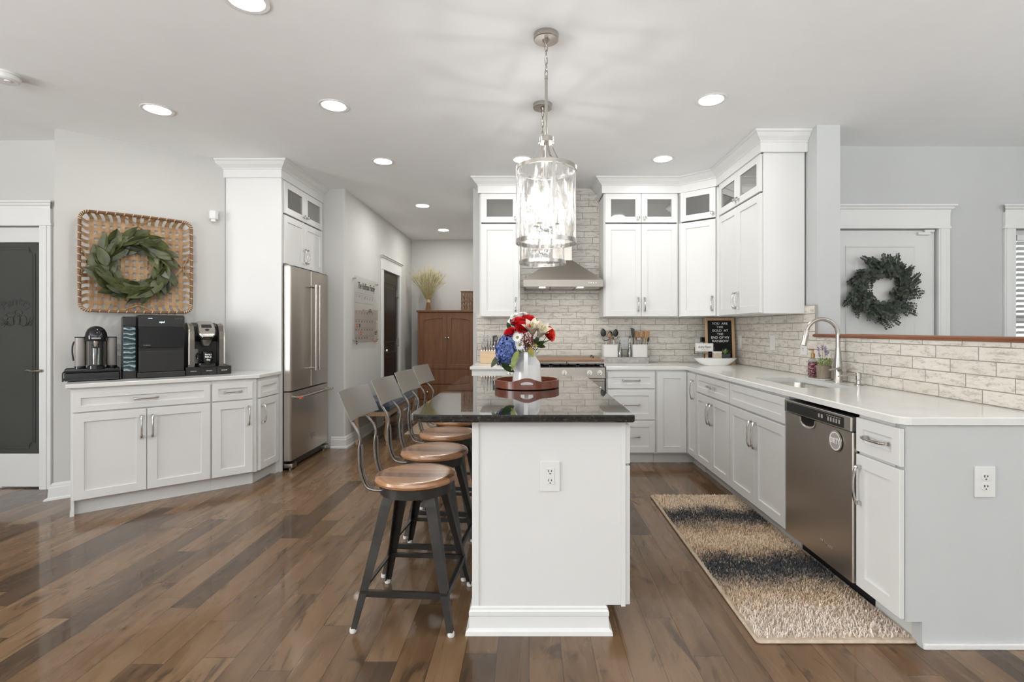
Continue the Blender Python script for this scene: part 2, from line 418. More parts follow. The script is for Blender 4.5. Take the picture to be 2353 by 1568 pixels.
# ------------------------------------------------------------------ mesh helpers
class MB:
    """collects shapes and links them as ONE mesh object"""
    def __init__(s):
        s.v, s.f, s.sm, s.mi = [], [], [], []
        s.M = None
        s.mat = 0
    def raw(s, verts, faces, smooth=False):
        o = len(s.v)
        for p in verts:
            p = Vector(p)
            s.v.append(s.M @ p if s.M is not None else p)
        for f in faces:
            s.f.append([i + o for i in f])
            s.sm.append(smooth)
            s.mi.append(s.mat)
        return s
    def box(s, x0, x1, y0, y1, z0, z1, b=0.0):
        if x0 > x1: x0, x1 = x1, x0
        if y0 > y1: y0, y1 = y1, y0
        if z0 > z1: z0, z1 = z1, z0
        if b <= 0:
            v = [(x, y, z) for x in (x0, x1) for y in (y0, y1) for z in (z0, z1)]
            return s.raw(v, [(0, 1, 3, 2), (4, 6, 7, 5), (0, 4, 5, 1), (2, 3, 7, 6), (0, 2, 6, 4), (1, 5, 7, 3)])
        b = min(b, (x1 - x0) * .49, (y1 - y0) * .49, (z1 - z0) * .49)
        bm = bmesh.new()
        bmesh.ops.create_cube(bm, size=1)
        for v in bm.verts:
            v.co = ((x0 + x1) / 2 + v.co.x * (x1 - x0), (y0 + y1) / 2 + v.co.y * (y1 - y0), (z0 + z1) / 2 + v.co.z * (z1 - z0))
        bmesh.ops.bevel(bm, geom=bm.edges[:], offset=b, segments=2, affect='EDGES', profile=0.6)
        return s.bmesh(bm)
    def bmesh(s, bm, smooth=False):
        bm.verts.index_update()
        s.raw([v.co.copy() for v in bm.verts], [[v.index for v in f.verts] for f in bm.faces], smooth)
        bm.free()
        return s
    def mesh(s, me, Mx=None, smooth=False):
        return s.raw([(Mx @ v.co) if Mx is not None else v.co for v in me.vertices], [list(p.vertices) for p in me.polygons], smooth)
    def loft(s, loops, cap0=True, cap1=True, smooth=True, closed=True):
        n = len(loops[0])
        v = [p for l in loops for p in l]
        f = []
        for i in range(len(loops) - 1):
            for j in range(n if closed else n - 1):
                k = (j + 1) % n
                f.append((i * n + j, i * n + k, (i + 1) * n + k, (i + 1) * n + j))
        s.raw(v, f, smooth)
        if cap0: s.raw(loops[0], [list(range(n))[::-1]])
        if cap1: s.raw(loops[-1], [list(range(n))])
        return s
    def prism(s, poly, z0, z1, b=0.0, smooth=False):
        if b > 0:
            loops = [inset(poly, b), poly, poly, inset(poly, b)]
            zs = [z0, z0 + b, z1 - b, z1]
            return s.loft([[(x, y, z) for x, y in l] for l, z in zip(loops, zs)], smooth=smooth)
        return s.loft([[(x, y, z) for x, y in poly] for z in (z0, z1)], smooth=smooth)
    def lathe(s, prof, n=32, c=(0, 0, 0), cap0=False, cap1=False):
        loops = []
        for r, z in prof:
            loops.append([(c[0] + r * math.cos(2 * PI * i / n), c[1] + r * math.sin(2 * PI * i / n), c[2] + z) for i in range(n)])
        return s.loft(loops, cap0, cap1)
    def cyl(s, p0, p1, r, n=16, r1=None):
        return s.tube([p0, p1], [r, r if r1 is None else r1], n)
    def sphere(s, c, r, n=12, sz=(1, 1, 1)):
        k = max(4, n // 2)
        prof = [(max(1e-5, math.sin(PI * i / k)), -math.cos(PI * i / k)) for i in range(k + 1)]
        loops = [[(c[0] + r * sz[0] * q * math.cos(2 * PI * j / n), c[1] + r * sz[1] * q * math.sin(2 * PI * j / n), c[2] + r * sz[2] * z) for j in range(n)] for q, z in prof]
        return s.loft(loops, False, False)
    def tube(s, pts, r, n=8, closed=False, cap=True, flat=None):
        """flat=(a,b): an a x b rectangular section instead of a circle"""
        pts = [Vector(p) for p in pts]
        m = len(pts)
        rs = r if isinstance(r, (list, tuple)) else [r] * m
        tan = []
        for i in range(m):
            if closed:
                d = pts[(i + 1) % m] - pts[i - 1]
            else:
                d = pts[min(i + 1, m - 1)] - pts[max(i - 1, 0)]
            tan.append(d.normalized() if d.length > 1e-9 else Vector((0, 0, 1)))
        up = Vector((0, 0, 1)) if abs(tan[0].z) < 0.9 else Vector((1, 0, 0))
        a = tan[0].cross(up).normalized()
        loops = []
        for i in range(m):
            a = (a - tan[i] * a.dot(tan[i]))
            a = a.normalized() if a.length > 1e-6 else tan[i].orthogonal().normalized()
            b = tan[i].cross(a)
            if flat:
                w, h = flat[0] / 2, flat[1] / 2
                loops.append([pts[i] + a * x + b * y for x, y in ((-w, -h), (w, -h), (w, h), (-w, h))])
            else:
                loops.append([pts[i] + (a * math.cos(2 * PI * k / n) + b * math.sin(2 * PI * k / n)) * rs[i] for k in range(n)])
        if closed:
            loops.append(loops[0])
        return s.loft(loops, cap and not closed, cap and not closed, smooth=not flat)
    def ribbon(s, pts, side, w, th):
        """flat strip along pts, w wide along the vector side, th thick"""
        pts = [Vector(p) for p in pts]
        side = Vector(side).normalized()
        loops = []
        for i, p in enumerate(pts):
            d = (pts[min(i + 1, len(pts) - 1)] - pts[max(i - 1, 0)]).normalized()
            nn = d.cross(side).normalized()
            loops.append([p - side * w / 2 - nn * th / 2, p + side * w / 2 - nn * th / 2, p + side * w / 2 + nn * th / 2, p - side * w / 2 + nn * th / 2])
        return s.loft(loops, smooth=False)
    def leaf(s, o, d, nrm, L, Wd, curl=0.2, fold=0.15, n=5, peak=0.45, tip=0.0):
        o, d, nrm = Vector(o), Vector(d).normalized(), Vector(nrm)
        nrm = (nrm - d * nrm.dot(d)).normalized()
        sd = d.cross(nrm)
        rows = []
        for i in range(n + 1):
            t = i / n
            w = Wd / 2 * (math.sin(PI * min(1, t ** (math.log(0.5) / math.log(peak)))) ** 0.8 if 0 < t < 1 else 0.02)
            c = o + d * (L * (t - 0.12 * abs(curl) * t * t)) - nrm * (curl * L * t * t * 0.5)
            rows.append((c + sd * w + nrm * fold * w, c, c - sd * w + nrm * fold * w))
        v = [p for r_ in rows for p in r_]
        f = []
        for i in range(n):
            f += [(i * 3, i * 3 + 1, i * 3 + 4, i * 3 + 3), (i * 3 + 1, i * 3 + 2, i * 3 + 5, i * 3 + 4)]
        return s.raw(v, f, True)
    def disc(s, c, nrm, r, n=8):
        c, nrm = Vector(c), Vector(nrm).normalized()
        a = nrm.orthogonal().normalized(); b = nrm.cross(a)
        return s.raw([c] + [c + (a * math.cos(2 * PI * i / n) + b * math.sin(2 * PI * i / n)) * r for i in range(n)], [(0, 1 + i, 1 + (i + 1) % n) for i in range(n)])
    def build(s, name, mat, parent=None, loc=(0, 0, 0), rot=(0, 0, 0), sharp=35):
        me = bpy.data.meshes.new(name)
        me.from_pydata([tuple(p) for p in s.v], [], s.f)
        bm = bmesh.new()
        bm.from_mesh(me)
        bmesh.ops.recalc_face_normals(bm, faces=bm.faces)
        bm.to_mesh(me)
        bm.free()
        me.polygons.foreach_set('use_smooth', s.sm)
        me.polygons.foreach_set('material_index', s.mi)
        for m_ in (mat if isinstance(mat, (list, tuple)) else [mat]):
            me.materials.append(M[m_] if isinstance(m_, str) else m_)
        if any(s.sm):
            me.set_sharp_from_angle(angle=R(sharp))
        me.update()
        o = bpy.data.objects.new(name, me)
        C.objects.link(o)
        o.location, o.rotation_euler = loc, rot
        if parent is not None:
            o.parent = parent
        return o

def inset(poly, d):
    n = len(poly)
    out = []
    area = sum(poly[i][0] * poly[(i + 1) % n][1] - poly[(i + 1) % n][0] * poly[i][1] for i in range(n))
    sg = 1 if area > 0 else -1
    for i in range(n):
        p0, p1, p2 = Vector(poly[i - 1][:2]), Vector(poly[i][:2]), Vector(poly[(i + 1) % n][:2])
        a, b = (p1 - p0).normalized(), (p2 - p1).normalized()
        na, nb = Vector((-a.y, a.x)) * sg, Vector((-b.y, b.x)) * sg
        m = (na + nb)
        k = d * 2 / max(0.3, m.length_squared)
        out.append((p1.x + m.x * k, p1.y + m.y * k))
    return out

def rrect(x0, x1, y0, y1, r, n=5):
    out = []
    for cx, cy, a0 in ((x1 - r, y0 + r, -90), (x1 - r, y1 - r, 0), (x0 + r, y1 - r, 90), (x0 + r, y0 + r, 180)):
        for i in range(n + 1):
            a = R(a0 + 90 * i / n)
            out.append((cx + r * math.cos(a), cy + r * math.sin(a)))
    return out

def spline(pts, per=6, closed=False):
    """Catmull-Rom through the points"""
    P = [Vector(p) for p in pts]
    n = len(P)
    out = []
    for i in range(n if closed else n - 1):
        p0 = P[i - 1] if (closed or i > 0) else P[0] * 2 - P[1]
        p1, p2 = P[i], P[(i + 1) % n]
        p3 = P[(i + 2) % n] if (closed or i + 2 < n) else P[-1] * 2 - P[-2]
        for k in range(per):
            t = k / per
            out.append(0.5 * ((2 * p1) + (p2 - p0) * t + (2 * p0 - 5 * p1 + 4 * p2 - p3) * t * t + (3 * p1 - p0 - 3 * p2 + p3) * t ** 3))
    if not closed:
        out.append(P[-1])
    return out

def sweep(mb, prof, path, closed=False):
    """moulding: profile (outward offset, z) along a horizontal path, mitred; outward is to the right of travel"""
    n = len(path)
    loops = []
    P = [Vector(p[:2]) for p in path]
    for i in range(n):
        a = (P[i] - P[i - 1]).normalized() if (i > 0 or closed) else None
        b = (P[(i + 1) % n] - P[i]).normalized() if (i < n - 1 or closed) else None
        a = a or b; b = b or a
        ra, rb = Vector((a.y, -a.x)), Vector((b.y, -b.x))
        m = ra + rb
        m = m * (2 / m.length_squared)
        loops.append([(P[i].x + m.x * o, P[i].y + m.y * o, z) for o, z in prof])
    if closed:
        loops.append(loops[0])
    mb.loft(loops, not closed, not closed, smooth=False)
    return mb

def text(mb, s_, size, Mx, shear=0.0, ext=0.0006, bold=0.0, align='CENTER', spacing=1.0):
    cu = bpy.data.curves.new('lettering', 'FONT')
    cu.body = s_
    cu.size = size
    cu.align_x = align
    cu.align_y = 'CENTER'
    cu.shear = shear
    cu.extrude = ext
    cu.offset = bold
    cu.space_character = spacing
    cu.resolution_u = 3
    o = bpy.data.objects.new('lettering', cu)
    C.objects.link(o)
    me = bpy.data.meshes.new_from_object(o.evaluated_get(bpy.context.evaluated_depsgraph_get()))
    mb.mesh(me, Mx)
    bpy.data.objects.remove(o)
    bpy.data.curves.remove(cu)
    bpy.data.meshes.remove(me)
    return mb
FRONT = Matrix.Rotation(PI / 2, 4, 'X')       # lettering in the xz plane, read from -y
def at(x, y, z): return Matrix.Translation((x, y, z))

def tag(o, label, cat, group=None, kind=None):
    o['label'] = label
    o['category'] = cat
    if group: o['group'] = group
    if kind: o['kind'] = kind
    return o
def thing(name, label, cat, loc=(0, 0, 0), rz=0.0, group=None, kind=None):
    o = bpy.data.objects.new(name, None)
    o.empty_display_size = 0.05
    C.objects.link(o)
    o.location = loc
    o.rotation_euler = (0, 0, rz)
    return tag(o, label, cat, group, kind)
def dup(root, loc, rz=None, label=None, group=None):
    r = root.copy(); C.objects.link(r)
    r.location = loc
    if rz is not None: r.rotation_euler = (0, 0, rz)
    if label: r['label'] = label
    if group: r['group'] = group
    for ch in list(root.children):
        c = ch.copy(); C.objects.link(c); c.parent = r
        for g_ in ch.children:
            d = g_.copy(); C.objects.link(d); d.parent = c
    return r
def struct(name, mb, mat, label, cat, parent=None):
    o = mb.build(name, mat, parent)
    if parent is None:
        tag(o, label, cat, kind='structure')
    return o

# ------------------------------------------------------------------ cabinets
def pull_mesh(p0, p1, out, r=0.0055, rise=0.030):
    """arched bar pull between two feet, standing off along out"""
    p0, p1, out = Vector(p0), Vector(p1), Vector(out)
    mb = MB()
    d = (p1 - p0).normalized()
    sd = d.cross(out).normalized()
    for p in (p0, p1):
        q = [p - d * .009 - sd * .008, p + d * .009 - sd * .008, p + d * .009 + sd * .008, p - d * .009 + sd * .008]
        q2 = [p + (x - p) * 0.7 + out * rise * 0.55 for x in q]
        mb.loft([q, [x + out * .004 for x in q], q2], smooth=False)
    pts = []
    for i in range(11):
        t_ = i / 10
        k = math.sin(PI * t_)
        pts.append(p0.lerp(p1, t_) + out * rise * (0.72 + 0.42 * k ** 0.8))
    pts = [p0 - d * .006 + out * rise * 0.55] + pts + [p1 + d * .006 + out * rise * 0.55]
    rs = [r * 0.8] + [r * (1.0 + 0.25 * abs(math.cos(PI * i / 10)) ** 6) for i in range(11)] + [r * 0.8]
    mb.tube(pts, rs, 8)
    return mb

def shaker(mb, x0, x1, z0, z1, yf=-0.020, yb=-0.001, rail=0.057, rec=0.009, slab=False):
    b = 0.002
    def lp(i, y): return [(x0 + i, y, z0 + i), (x1 - i, y, z0 + i), (x1 - i, y, z1 - i), (x0 + i, y, z1 - i)]
    rail = min(rail, (z1 - z0) * 0.30, (x1 - x0) * 0.30)
    loops = [lp(0, yb), lp(0, yf + b), lp(b, yf)]
    if not slab:
        loops += [lp(rail, yf), lp(rail + 0.0015, yf + rec), lp(rail + 0.004, yf + rec)]
    mb.loft(loops, True, True, smooth=False)
    return mb

def glass_front(mb, x0, x1, z0, z1, yf=-0.020, yb=-0.001, rail=0.057):
    def lp(i, y): return [(x0 + i, y, z0 + i), (x1 - i, y, z0 + i), (x1 - i, y, z1 - i), (x0 + i, y, z1 - i)]
    mb.loft([lp(rail, yb), lp(0, yb), lp(0, yf + .002), lp(.002, yf), lp(rail, yf), lp(rail, yb)], False, False, smooth=False)
    return mb

def add_front(root, kind, x0, x1, z0, z1, handle=None, y=0.0, rail=0.057, hl=0.128):
    nm = {'door': 'door', 'drawer': 'drawer', 'glass': 'door', 'panel': 'front_panel'}[kind]
    mb = MB()
    if kind == 'glass':
        glass_front(mb, x0, x1, z0, z1, y - .02, y - .001)
    else:
        shaker(mb, x0, x1, z0, z1, y - .02, y - .001, rail)
    d = mb.build(nm, 'white', root)
    if kind == 'glass':
        p = MB().box(x0 + .055, x1 - .055, y - .013, y - .009, z0 + .055, z1 - .055)
        p.build('glass_pane', 'cab_glass', d)['label'] = 'clear glass pane'
    if handle:
        yf = y - .02
        if handle == 'H':
            c = (x0 + x1) / 2; z = (z0 + z1) / 2
            h = pull_mesh((c - hl / 2, yf, z), (c + hl / 2, yf, z), (0, -1, 0))
        elif handle[0] == 'K':
            x = x0 + .03 if handle[1] == 'L' else x1 - .03
            z = z0 + .045
            h = MB()
            h.cyl((x, yf, z), (x, yf - .016, z), .006, 10)
            h.box(x - .013, x + .013, yf - .028, yf - .014, z - .013, z + .013, .004)
        else:
            x = x0 + .03 if handle[0] == 'L' else x1 - .03
            if handle[1] == 'T': za, zb = z1 - .052 - hl, z1 - .052
            else: za, zb = z0 + .052, z0 + .052 + hl
            h = pull_mesh((x, yf, za), (x, yf, zb), (0, -1, 0))
        hn = 'knob' if handle[0] == 'K' else 'handle'
        h.build(hn, 'chrome', d)['label'] = 'polished nickel ' + hn
    return d

def cabinet(name, label, loc, rz, Wd, z0, z1, D, fronts, toe=False, hollow=None, group=None, cat='cabinet', hl=0.128):
    root = thing(name, label, cat, (loc[0], loc[1], 0), rz, group)
    mb = MB()
    zb = 0.10 if toe else z0
    zt = hollow if hollow else z1
    mb.box(0, Wd, 0, D, zb, zt)
    if hollow:
        for a in ((0, .018, 0, D), (Wd - .018, Wd, 0, D), (.018, Wd - .018, D - .012, D)):
            mb.box(a[0], a[1], a[2], a[3], zt, z1)
        mb.box(.018, Wd - .018, 0, D - .012, z1 - .018, z1)
    mb.build('body', 'white', root)
    if toe:
        MB().box(0, Wd, 0.072, D, 0.0, 0.0995).build('toe_kick', 'white', root)
    for fr in fronts:
        add_front(root, *fr[:5], handle=fr[5] if len(fr) > 5 else None, hl=fr[6] if len(fr) > 6 else hl)
    return root

def outlet_plate(name, label, loc, rz, style='duplex', Wd=0.074, H=0.12, cat='power outlet'):
    """wall plate facing local -y"""
    r_ = thing(name, label, cat, loc, rz)
    MB().box(-Wd / 2, Wd / 2, -.006, 0, -H / 2, H / 2, .0025).build('cover_plate', 'white_plastic', r_)
    def sockets(cx):
        if style == 'gfci':
            f = MB().box(cx - .017, cx + .017, -.0085, -.006, -.034, .034, .001)
            f.box(cx - .006, cx + .006, -.0095, -.0085, .001, .006).box(cx - .006, cx + .006, -.0095, -.0085, -.006, -.001)
        else:
            f = MB()
            for z in (-.0195, .0195):
                f.M = at(cx, -.006, z) @ Matrix.Rotation(PI / 2, 4, 'X')
                f.prism([(max(-.0145, min(.0145, .0175 * math.cos(a))), .0155 * math.sin(a)) for a in [2 * PI * i / 24 for i in range(24)]], 0, .0025)
            f.M = None
        fo = f.build('receptacle', 'white_plastic', r_)
        k = MB()
        for z in (-.0195, .0195):
            for dx, h in ((-.006, .009), (.006, .007)):
                k.box(cx + dx - .0012, cx + dx + .0012, -.0100, -.0078, z + .004 - h / 2, z + .004 + h / 2)
            k.cyl((cx, -.0078, z - .0075), (cx, -.0100, z - .0075), .0024, 8)
        k.build('slot_pattern', 'slot', fo)
    if style in ('duplex', 'gfci'):
        sockets(0)
    elif style == 'quad':
        sockets(-.023); sockets(.023)
    elif style == 'switch':
        MB().box(-.0165, .0165, -.009, -.006, -.033, .033, .001).build('rocker', 'white_plastic', r_)
    elif style == 'switch2':
        for cx in (-.023, .023):
            MB().box(cx - .0165, cx + .0165, -.009, -.006, -.033, .033, .001).build('rocker', 'white_plastic', r_)
    return r_
# ------------------------------------------------------------------ the setting
KW = 5.35            # kitchen back wall
TH = R(40.5)         # direction of the diagonal coffee wall
AX, AY = -3.076, 3.40
DX, DY = math.cos(TH), math.sin(TH)
EX, EY = -math.sin(TH), math.cos(TH)
def CB(x, y): return (AX + x * DX + y * EX, AY + x * DY + y * EY)
def cbx(px, y):
    """position along the coffee counter of what shows at column px of the photo, y behind its front"""
    k = (px - 1216) / F
    return (k * (AY + y * EY) - AX - y * EX) / (DX - k * DY)
def zat(py, Y): return EYE - (py - 757) * Y / F
def xat(px, Y): return (px - 1216) * Y / F

struct('floor', MB().box(-6, 6, -3.7, 8.6, -0.1, 0), 'floor', 'dark brown hardwood plank floor running through kitchen and hall', 'floor')
struct('ceiling', MB().box(-6, 6, -3.7, 8.6, CEIL, CEIL + .1), 'ceiling', 'smooth white ceiling over the kitchen', 'ceiling')

w = MB().box(-.592, 2.10, KW, KW + .12, 0, CEIL)
struct('wall_back', w, 'wall', 'warm grey wall at the back of the kitchen behind the range', 'wall')
w = MB().box(-.592, -.47, KW + .12, 8.43, 0, CEIL)
struct('wall_passage', w, 'wall', 'grey wall on the hidden kitchen side of the hallway', 'wall')
w = MB().box(-2.1, -.47, 8.43, 8.55, 0, CEIL)
struct('wall_hall_end', w, 'wall', 'grey wall at the end of the hallway behind the armoire', 'wall')
# hall left wall with the dark door's opening
w = MB()
HX = -1.955
poly = [(HX, 6.755), (HX, 5.40)] + [(HX - .02 + .02 * math.cos(a), 5.40 - .02 * math.sin(a)) for a in [R(k * 18) for k in range(1, 6)]] + [(-2.80, 5.38), (-2.80, 5.50), (-2.10, 5.50), (-2.10, 6.755)]
w.prism(poly, 0, CEIL, smooth=True)
w.box(-2.10, HX, 7.60, 8.43, 0, CEIL).box(-2.10, HX, 6.755, 7.60, 2.055, CEIL)
struct('wall_hall_left', w, 'wall', 'long grey hallway wall with the dark wooden door', 'wall')
# diagonal wall, wall behind fridge, pantry wall
c0, c1 = CB(-.104, .56), CB(1.16, .56)
w = MB().prism([c0, CB(.995, .56), (-2.84, CB(.995, .56)[1]), (c0[0], c0[1] + .235)], 0, CEIL)
struct('wall_diagonal', w, 'wall', 'pale grey diagonal wall behind the coffee counter', 'wall')
w = MB().box(-2.95, -2.83, 4.42, 5.50, 0, CEIL)
struct('wall_alcove', w, 'wall', 'wall at the back of the refrigerator alcove', 'wall')
PY = 4.0
w = MB().box(-6, -4.72, PY, PY + .12, 0, CEIL).box(-4.72, -3.79, PY, PY + .12, 2.075, CEIL).box(-3.79, c0[0] + .005, PY, PY + .12, 0, CEIL)
struct('wall_pantry', w, 'wall', 'grey wall around the pantry door', 'wall')
w = MB().box(-5.2, -3.4, 5.0, 5.1, 0, CEIL)
struct('wall_pantry_rear', w, 'wall', 'wall inside the pantry behind its glass door', 'wall')
# right side: wall end, knee wall, foyer wall
w = MB().box(2.10, 2.27, 3.70, KW + .12, 0, CEIL)
struct('wall_right', w, 'wall_cool', 'grey wall beside the corner upper cabinets', 'wall')
w = MB().box(2.10, 2.27, 2.06, 3.70, 0, 1.203)
struct('wall_knee', w, 'wall_cool', 'tiled half wall behind the sink counter', 'wall')
w = MB()
xs = 1.489
prof = [(xs, .105), (1.55, .105), (1.55, 0), (2.42, 0), (2.42, .882), (xs, .882)]
w.M = at(0, 2.055, 0) @ Matrix.Rotation(PI / 2, 4, 'X')
w.prism(prof, 0, .055)
w.M = None
struct('wall_peninsula_end', w, 'wall_cool', 'grey painted end panel of the sink counter with an outlet', 'wall')
struct('baseboard_peninsula', MB().box(1.55, 2.42, 1.988, 2.0, 0, .022, .004), 'trim', 'thin white shoe moulding below the grey end panel', 'baseboard')
FY = 4.13
w = MB().box(2.27, 2.40, FY, FY + .15, 0, CEIL).box(2.40, 3.325, FY, FY + .15, 2.078, CEIL).box(3.325, 3.95, FY, FY + .15, 0, CEIL)
w.box(3.95, 5.05, FY, FY + .15, 2.078, CEIL).box(3.95, 5.05, FY, FY + .15, 0, .62).box(5.05, 6, FY, FY + .15, 0, CEIL)
struct('wall_foyer', w, 'wall_cool', 'cool grey foyer wall with the white front door', 'wall')
# walls around and behind the camera
w = MB().box(-6, -5.88, -3.7, -1.9, 0, CEIL).box(-6, -5.88, .7, PY + .12, 0, CEIL).box(-6, -5.88, -1.9, .7, 0, .4).box(-6, -5.88, -1.9, .7, 2.4, CEIL)
struct('wall_left', w, 'wall', 'grey wall on the far left of the living room', 'wall')
w = MB().box(5.88, 6, -3.7, -.7, 0, CEIL).box(5.88, 6, 1.9, FY + .15, 0, CEIL).box(5.88, 6, -.7, 1.9, 0, .4).box(5.88, 6, -.7, 1.9, 2.4, CEIL)
struct('wall_east', w, 'wall_cool', 'grey wall on the far right of the foyer', 'wall')
w = MB()
xs_ = [-6, -4.5, -2.3, -1.5, .7, 1.5, 3.7, 6]
for i in range(7):
    if i % 2 == 0: w.box(xs_[i], xs_[i + 1], REAR_Y - .12, REAR_Y, 0, CEIL)
    else: w.box(xs_[i], xs_[i + 1], REAR_Y - .12, REAR_Y, 0, .3).box(xs_[i], xs_[i + 1], REAR_Y - .12, REAR_Y, 2.4, CEIL)
struct('wall_rear', w, 'wall', 'windowed living room wall behind the camera', 'wall')

# ---- baseboards
BP = [(0, 0), (.028, 0), (.026, .013), (.017, .020), (.015, .088), (.011, .094), (.011, .106), (.004, .122), (0, .122)]
def baseboard(name, path, label):
    struct(name, sweep(MB(), BP, path), 'trim', label, 'baseboard')
baseboard('baseboard_hall', [(-2.10, 5.379), (HX + .001, 5.379), (HX + .001, 6.66)], 'white moulded baseboard along the hallway wall beside the refrigerator')
baseboard('baseboard_hall_rear', [(HX + .001, 7.69), (HX + .001, 8.429), (-1.76, 8.429)], 'white baseboard beyond the dark hallway door')
p0 = CB(-.105, .5595); p1 = CB(-.003, .5595)
baseboard('baseboard_coffee', [(p0[0] - .001, 3.99), p0, p1], 'short white baseboard between pantry door and coffee cabinet')
baseboard('baseboard_foyer', [(3.42, FY - .001), (5.8, FY - .001)], 'white baseboard along the foyer wall')

# ---- door and window casings (local frame: x along the wall, -y into the room)
def casing(name, loc, rz, x0, x1, ztop, label, zbot=0.0, wd=.09, left=True):
    mb = MB()
    mb.M = at(*loc) @ Matrix.Rotation(rz, 4, 'Z')
    for a, b in (((x0 - wd, x0),) if left else ()) + ((x1, x1 + wd),):
        mb.box(a, b, -.018, -.0005, zbot, ztop, .002)
        mb.box(a + .012, b - .03, -.0225, -.018, zbot, ztop, .002)
    xl = x0 - wd if left else x0 - .3
    mb.box(xl - .008, x1 + wd + .008, -.024, -.0005, ztop, ztop + .018, .003)
    mb.box(xl, x1 + wd, -.020, -.0005, ztop + .018, ztop + .135)
    pr = [(0, .135), (.022, .135), (.024, .150), (.036, .158), (.042, .172), (.054, .178), (.054, .190), (0, .190)]
    a, b = xl - .0, x1 + wd
    loops = []
    for (x, y, sx_) in ((a, -.0005, -1), (a, -.0005, -1), (b, -.0005, 1), (b, -.0005, 1)):
        loops.append((x, y, sx_))
    mb.loft([[(a - o + .02, -o, ztop + z) for o, z in pr], [(b + o - .02, -o, ztop + z) for o, z in pr]], smooth=False)
    return struct(name, mb, 'trim', label, 'trim')
casing('trim_1', (0, PY, 0), 0, -4.66, -3.85, 2.075, 'white casing around the pantry door')
casing('trim_2', (HX, 0, 0), PI / 2, 6.765, 7.59, 2.055, 'white casing around the dark hallway door')
casing('trim_3', (0, FY, 0), 0, 2.40, 3.325, 2.078, 'white fluted casing around the white front door', left=False)
casing('trim_4', (0, FY, 0), 0, 3.95, 5.05, 2.078, 'white casing around the foyer window with blinds', zbot=.6)

def panel_face(mb, x0, x1, z0, z1, y, d=.012, m=.035, raised=True):
    """sunk panel with a raised field, on a slab whose front is at y (facing -y)"""
    def lp(i, yy): return [(x0 + i, yy, z0 + i), (x1 - i, yy, z0 + i), (x1 - i, yy, z1 - i), (x0 + i, yy, z1 - i)]
    loops = [lp(-.012, y + .001), lp(-.008, y - .006), lp(.0, y - .006), lp(.006, y + .0005 - .002), lp(m, y - .001), lp(m + .02, y - .005)]
    mb.loft(loops, False, True, smooth=False)

# pantry door: white frame, dark etched glass
d1 = thing('door_1', 'white pantry door with dark etched glass panel', 'door', (0, PY, 0), kind='structure')
x0, x1 = -4.655, -3.855
gx0, gx1 = x0 + .105, xat(94, PY + .03)
gz0, gz1 = zat(1045, PY + .03), zat(555, PY + .03)
mb = MB()
for a in ((x0, gx0, .012, 2.068), (gx1, x1, .012, 2.068), (gx0, gx1, .012, gz0), (gx0, gx1, gz1, 2.068)):
    mb.box(a[0], a[1], .02, .06, a[2], a[3])
for a in ((gx0, gx0 + .008, gz0, gz1), (gx1 - .008, gx1, gz0, gz1), (gx0, gx1, gz0, gz0 + .008), (gx0, gx1, gz1 - .008, gz1)):
    mb.box(a[0], a[1], .024, .03, a[2], a[3])
mb.build('door_frame', 'white', d1)
g_ = MB().box(gx0 - .005, gx1 + .005, .033, .038, gz0 - .005, gz1 + .005).build('glass_panel', 'pantry_glass', d1)
g_['label'] = 'dark etched glass'
e = MB()
def etch_line(pts, wd=.004):
    e.tube([(x, .0322, z) for x, z in pts], 1, flat=(wd, .0008))
for ins, r_ in ((.045, .05), (.066, .03)):
    a, b, c, d = gx0 + ins, gx1 - ins + .0, gz0 + ins, gz1 - ins
    pts = []
    for cx, cz, s0 in ((b, d, 180), (b, c, 90), (a, c, 0), (a, d, -90)):
        pts += [(cx + r_ * math.cos(R(s0 + 90 - 90 * k / 6 - 90 * 0)), cz + r_ * math.sin(R(s0 + 90 - 90 * k / 6))) for k in range(7)][::1]
    # concave corners
    pts = []
    for cx, cz, a0, a1 in ((b, d, 180, 270), (b, c, 90, 180), (a, c, 0, 90), (a, d, 270, 360)):
        pts += [(cx + r_ * math.cos(R(a0 + (a1 - a0) * k / 6)), cz + r_ * math.sin(R(a0 + (a1 - a0) * k / 6))) for k in range(7)]
    etch_line(pts + [pts[0]])
# arched word and etched harvest emblem
pc = xat(38, PY + .03)
for i, ch in enumerate('Pantry'):
    a = R(34 - 13.6 * i)
    rr = .185
    zc = zat(693, PY + .03) - rr
    text(e, ch, .098, at(pc - rr * math.sin(a) * 1.0, .0322, zc + rr * math.cos(a)) @ FRONT @ Matrix.Rotation(a, 4, 'Z'), bold=.001)
zc = zat(733, PY + .03)
def blob(cx, cz, rx, rz_):
    e.tube([(pc + cx + rx * math.cos(2 * PI * k / 16), .0322, zc + cz + rz_ * math.sin(2 * PI * k / 16)) for k in range(17)], 1, flat=(.0035, .0008))
blob(-.03, .03, .055, .02); blob(.0, -.01, .03, .04); blob(.05, -.015, .03, .045); blob(-.05, -.02, .03, .035); blob(.015, .05, .03, .02)
rnd = random.Random(4)
for k in range(16):
    sx_ = -1 if k % 2 else 1
    bx, bz = pc + sx_ * (.035 + .055 * rnd.random()), zc - .05
    etch_line([(bx, bz), (bx + sx_ * .02, bz + .05 * rnd.random() - .01), (bx + sx_ * .05, bz + .09 * rnd.random() - .02)], .003)
e.build('etched_lettering', 'slot', g_)
hz, hx = zat(852, PY), xat(103, PY)
hb = MB()
hb.lathe([(.0, 0), (.034, 0), (.034, .006), (.028, .012), (.012, .016), (.012, .05), (0, .05)], 20)
hb2 = MB(); hb2.M = at(hx, .02, hz) @ Matrix.Rotation(PI / 2, 4, 'X')
hb2.lathe([(.0, 0), (.034, 0), (.034, .006), (.028, .012), (.012, .016), (.012, .05), (0, .05)], 20)
hb2.M = None
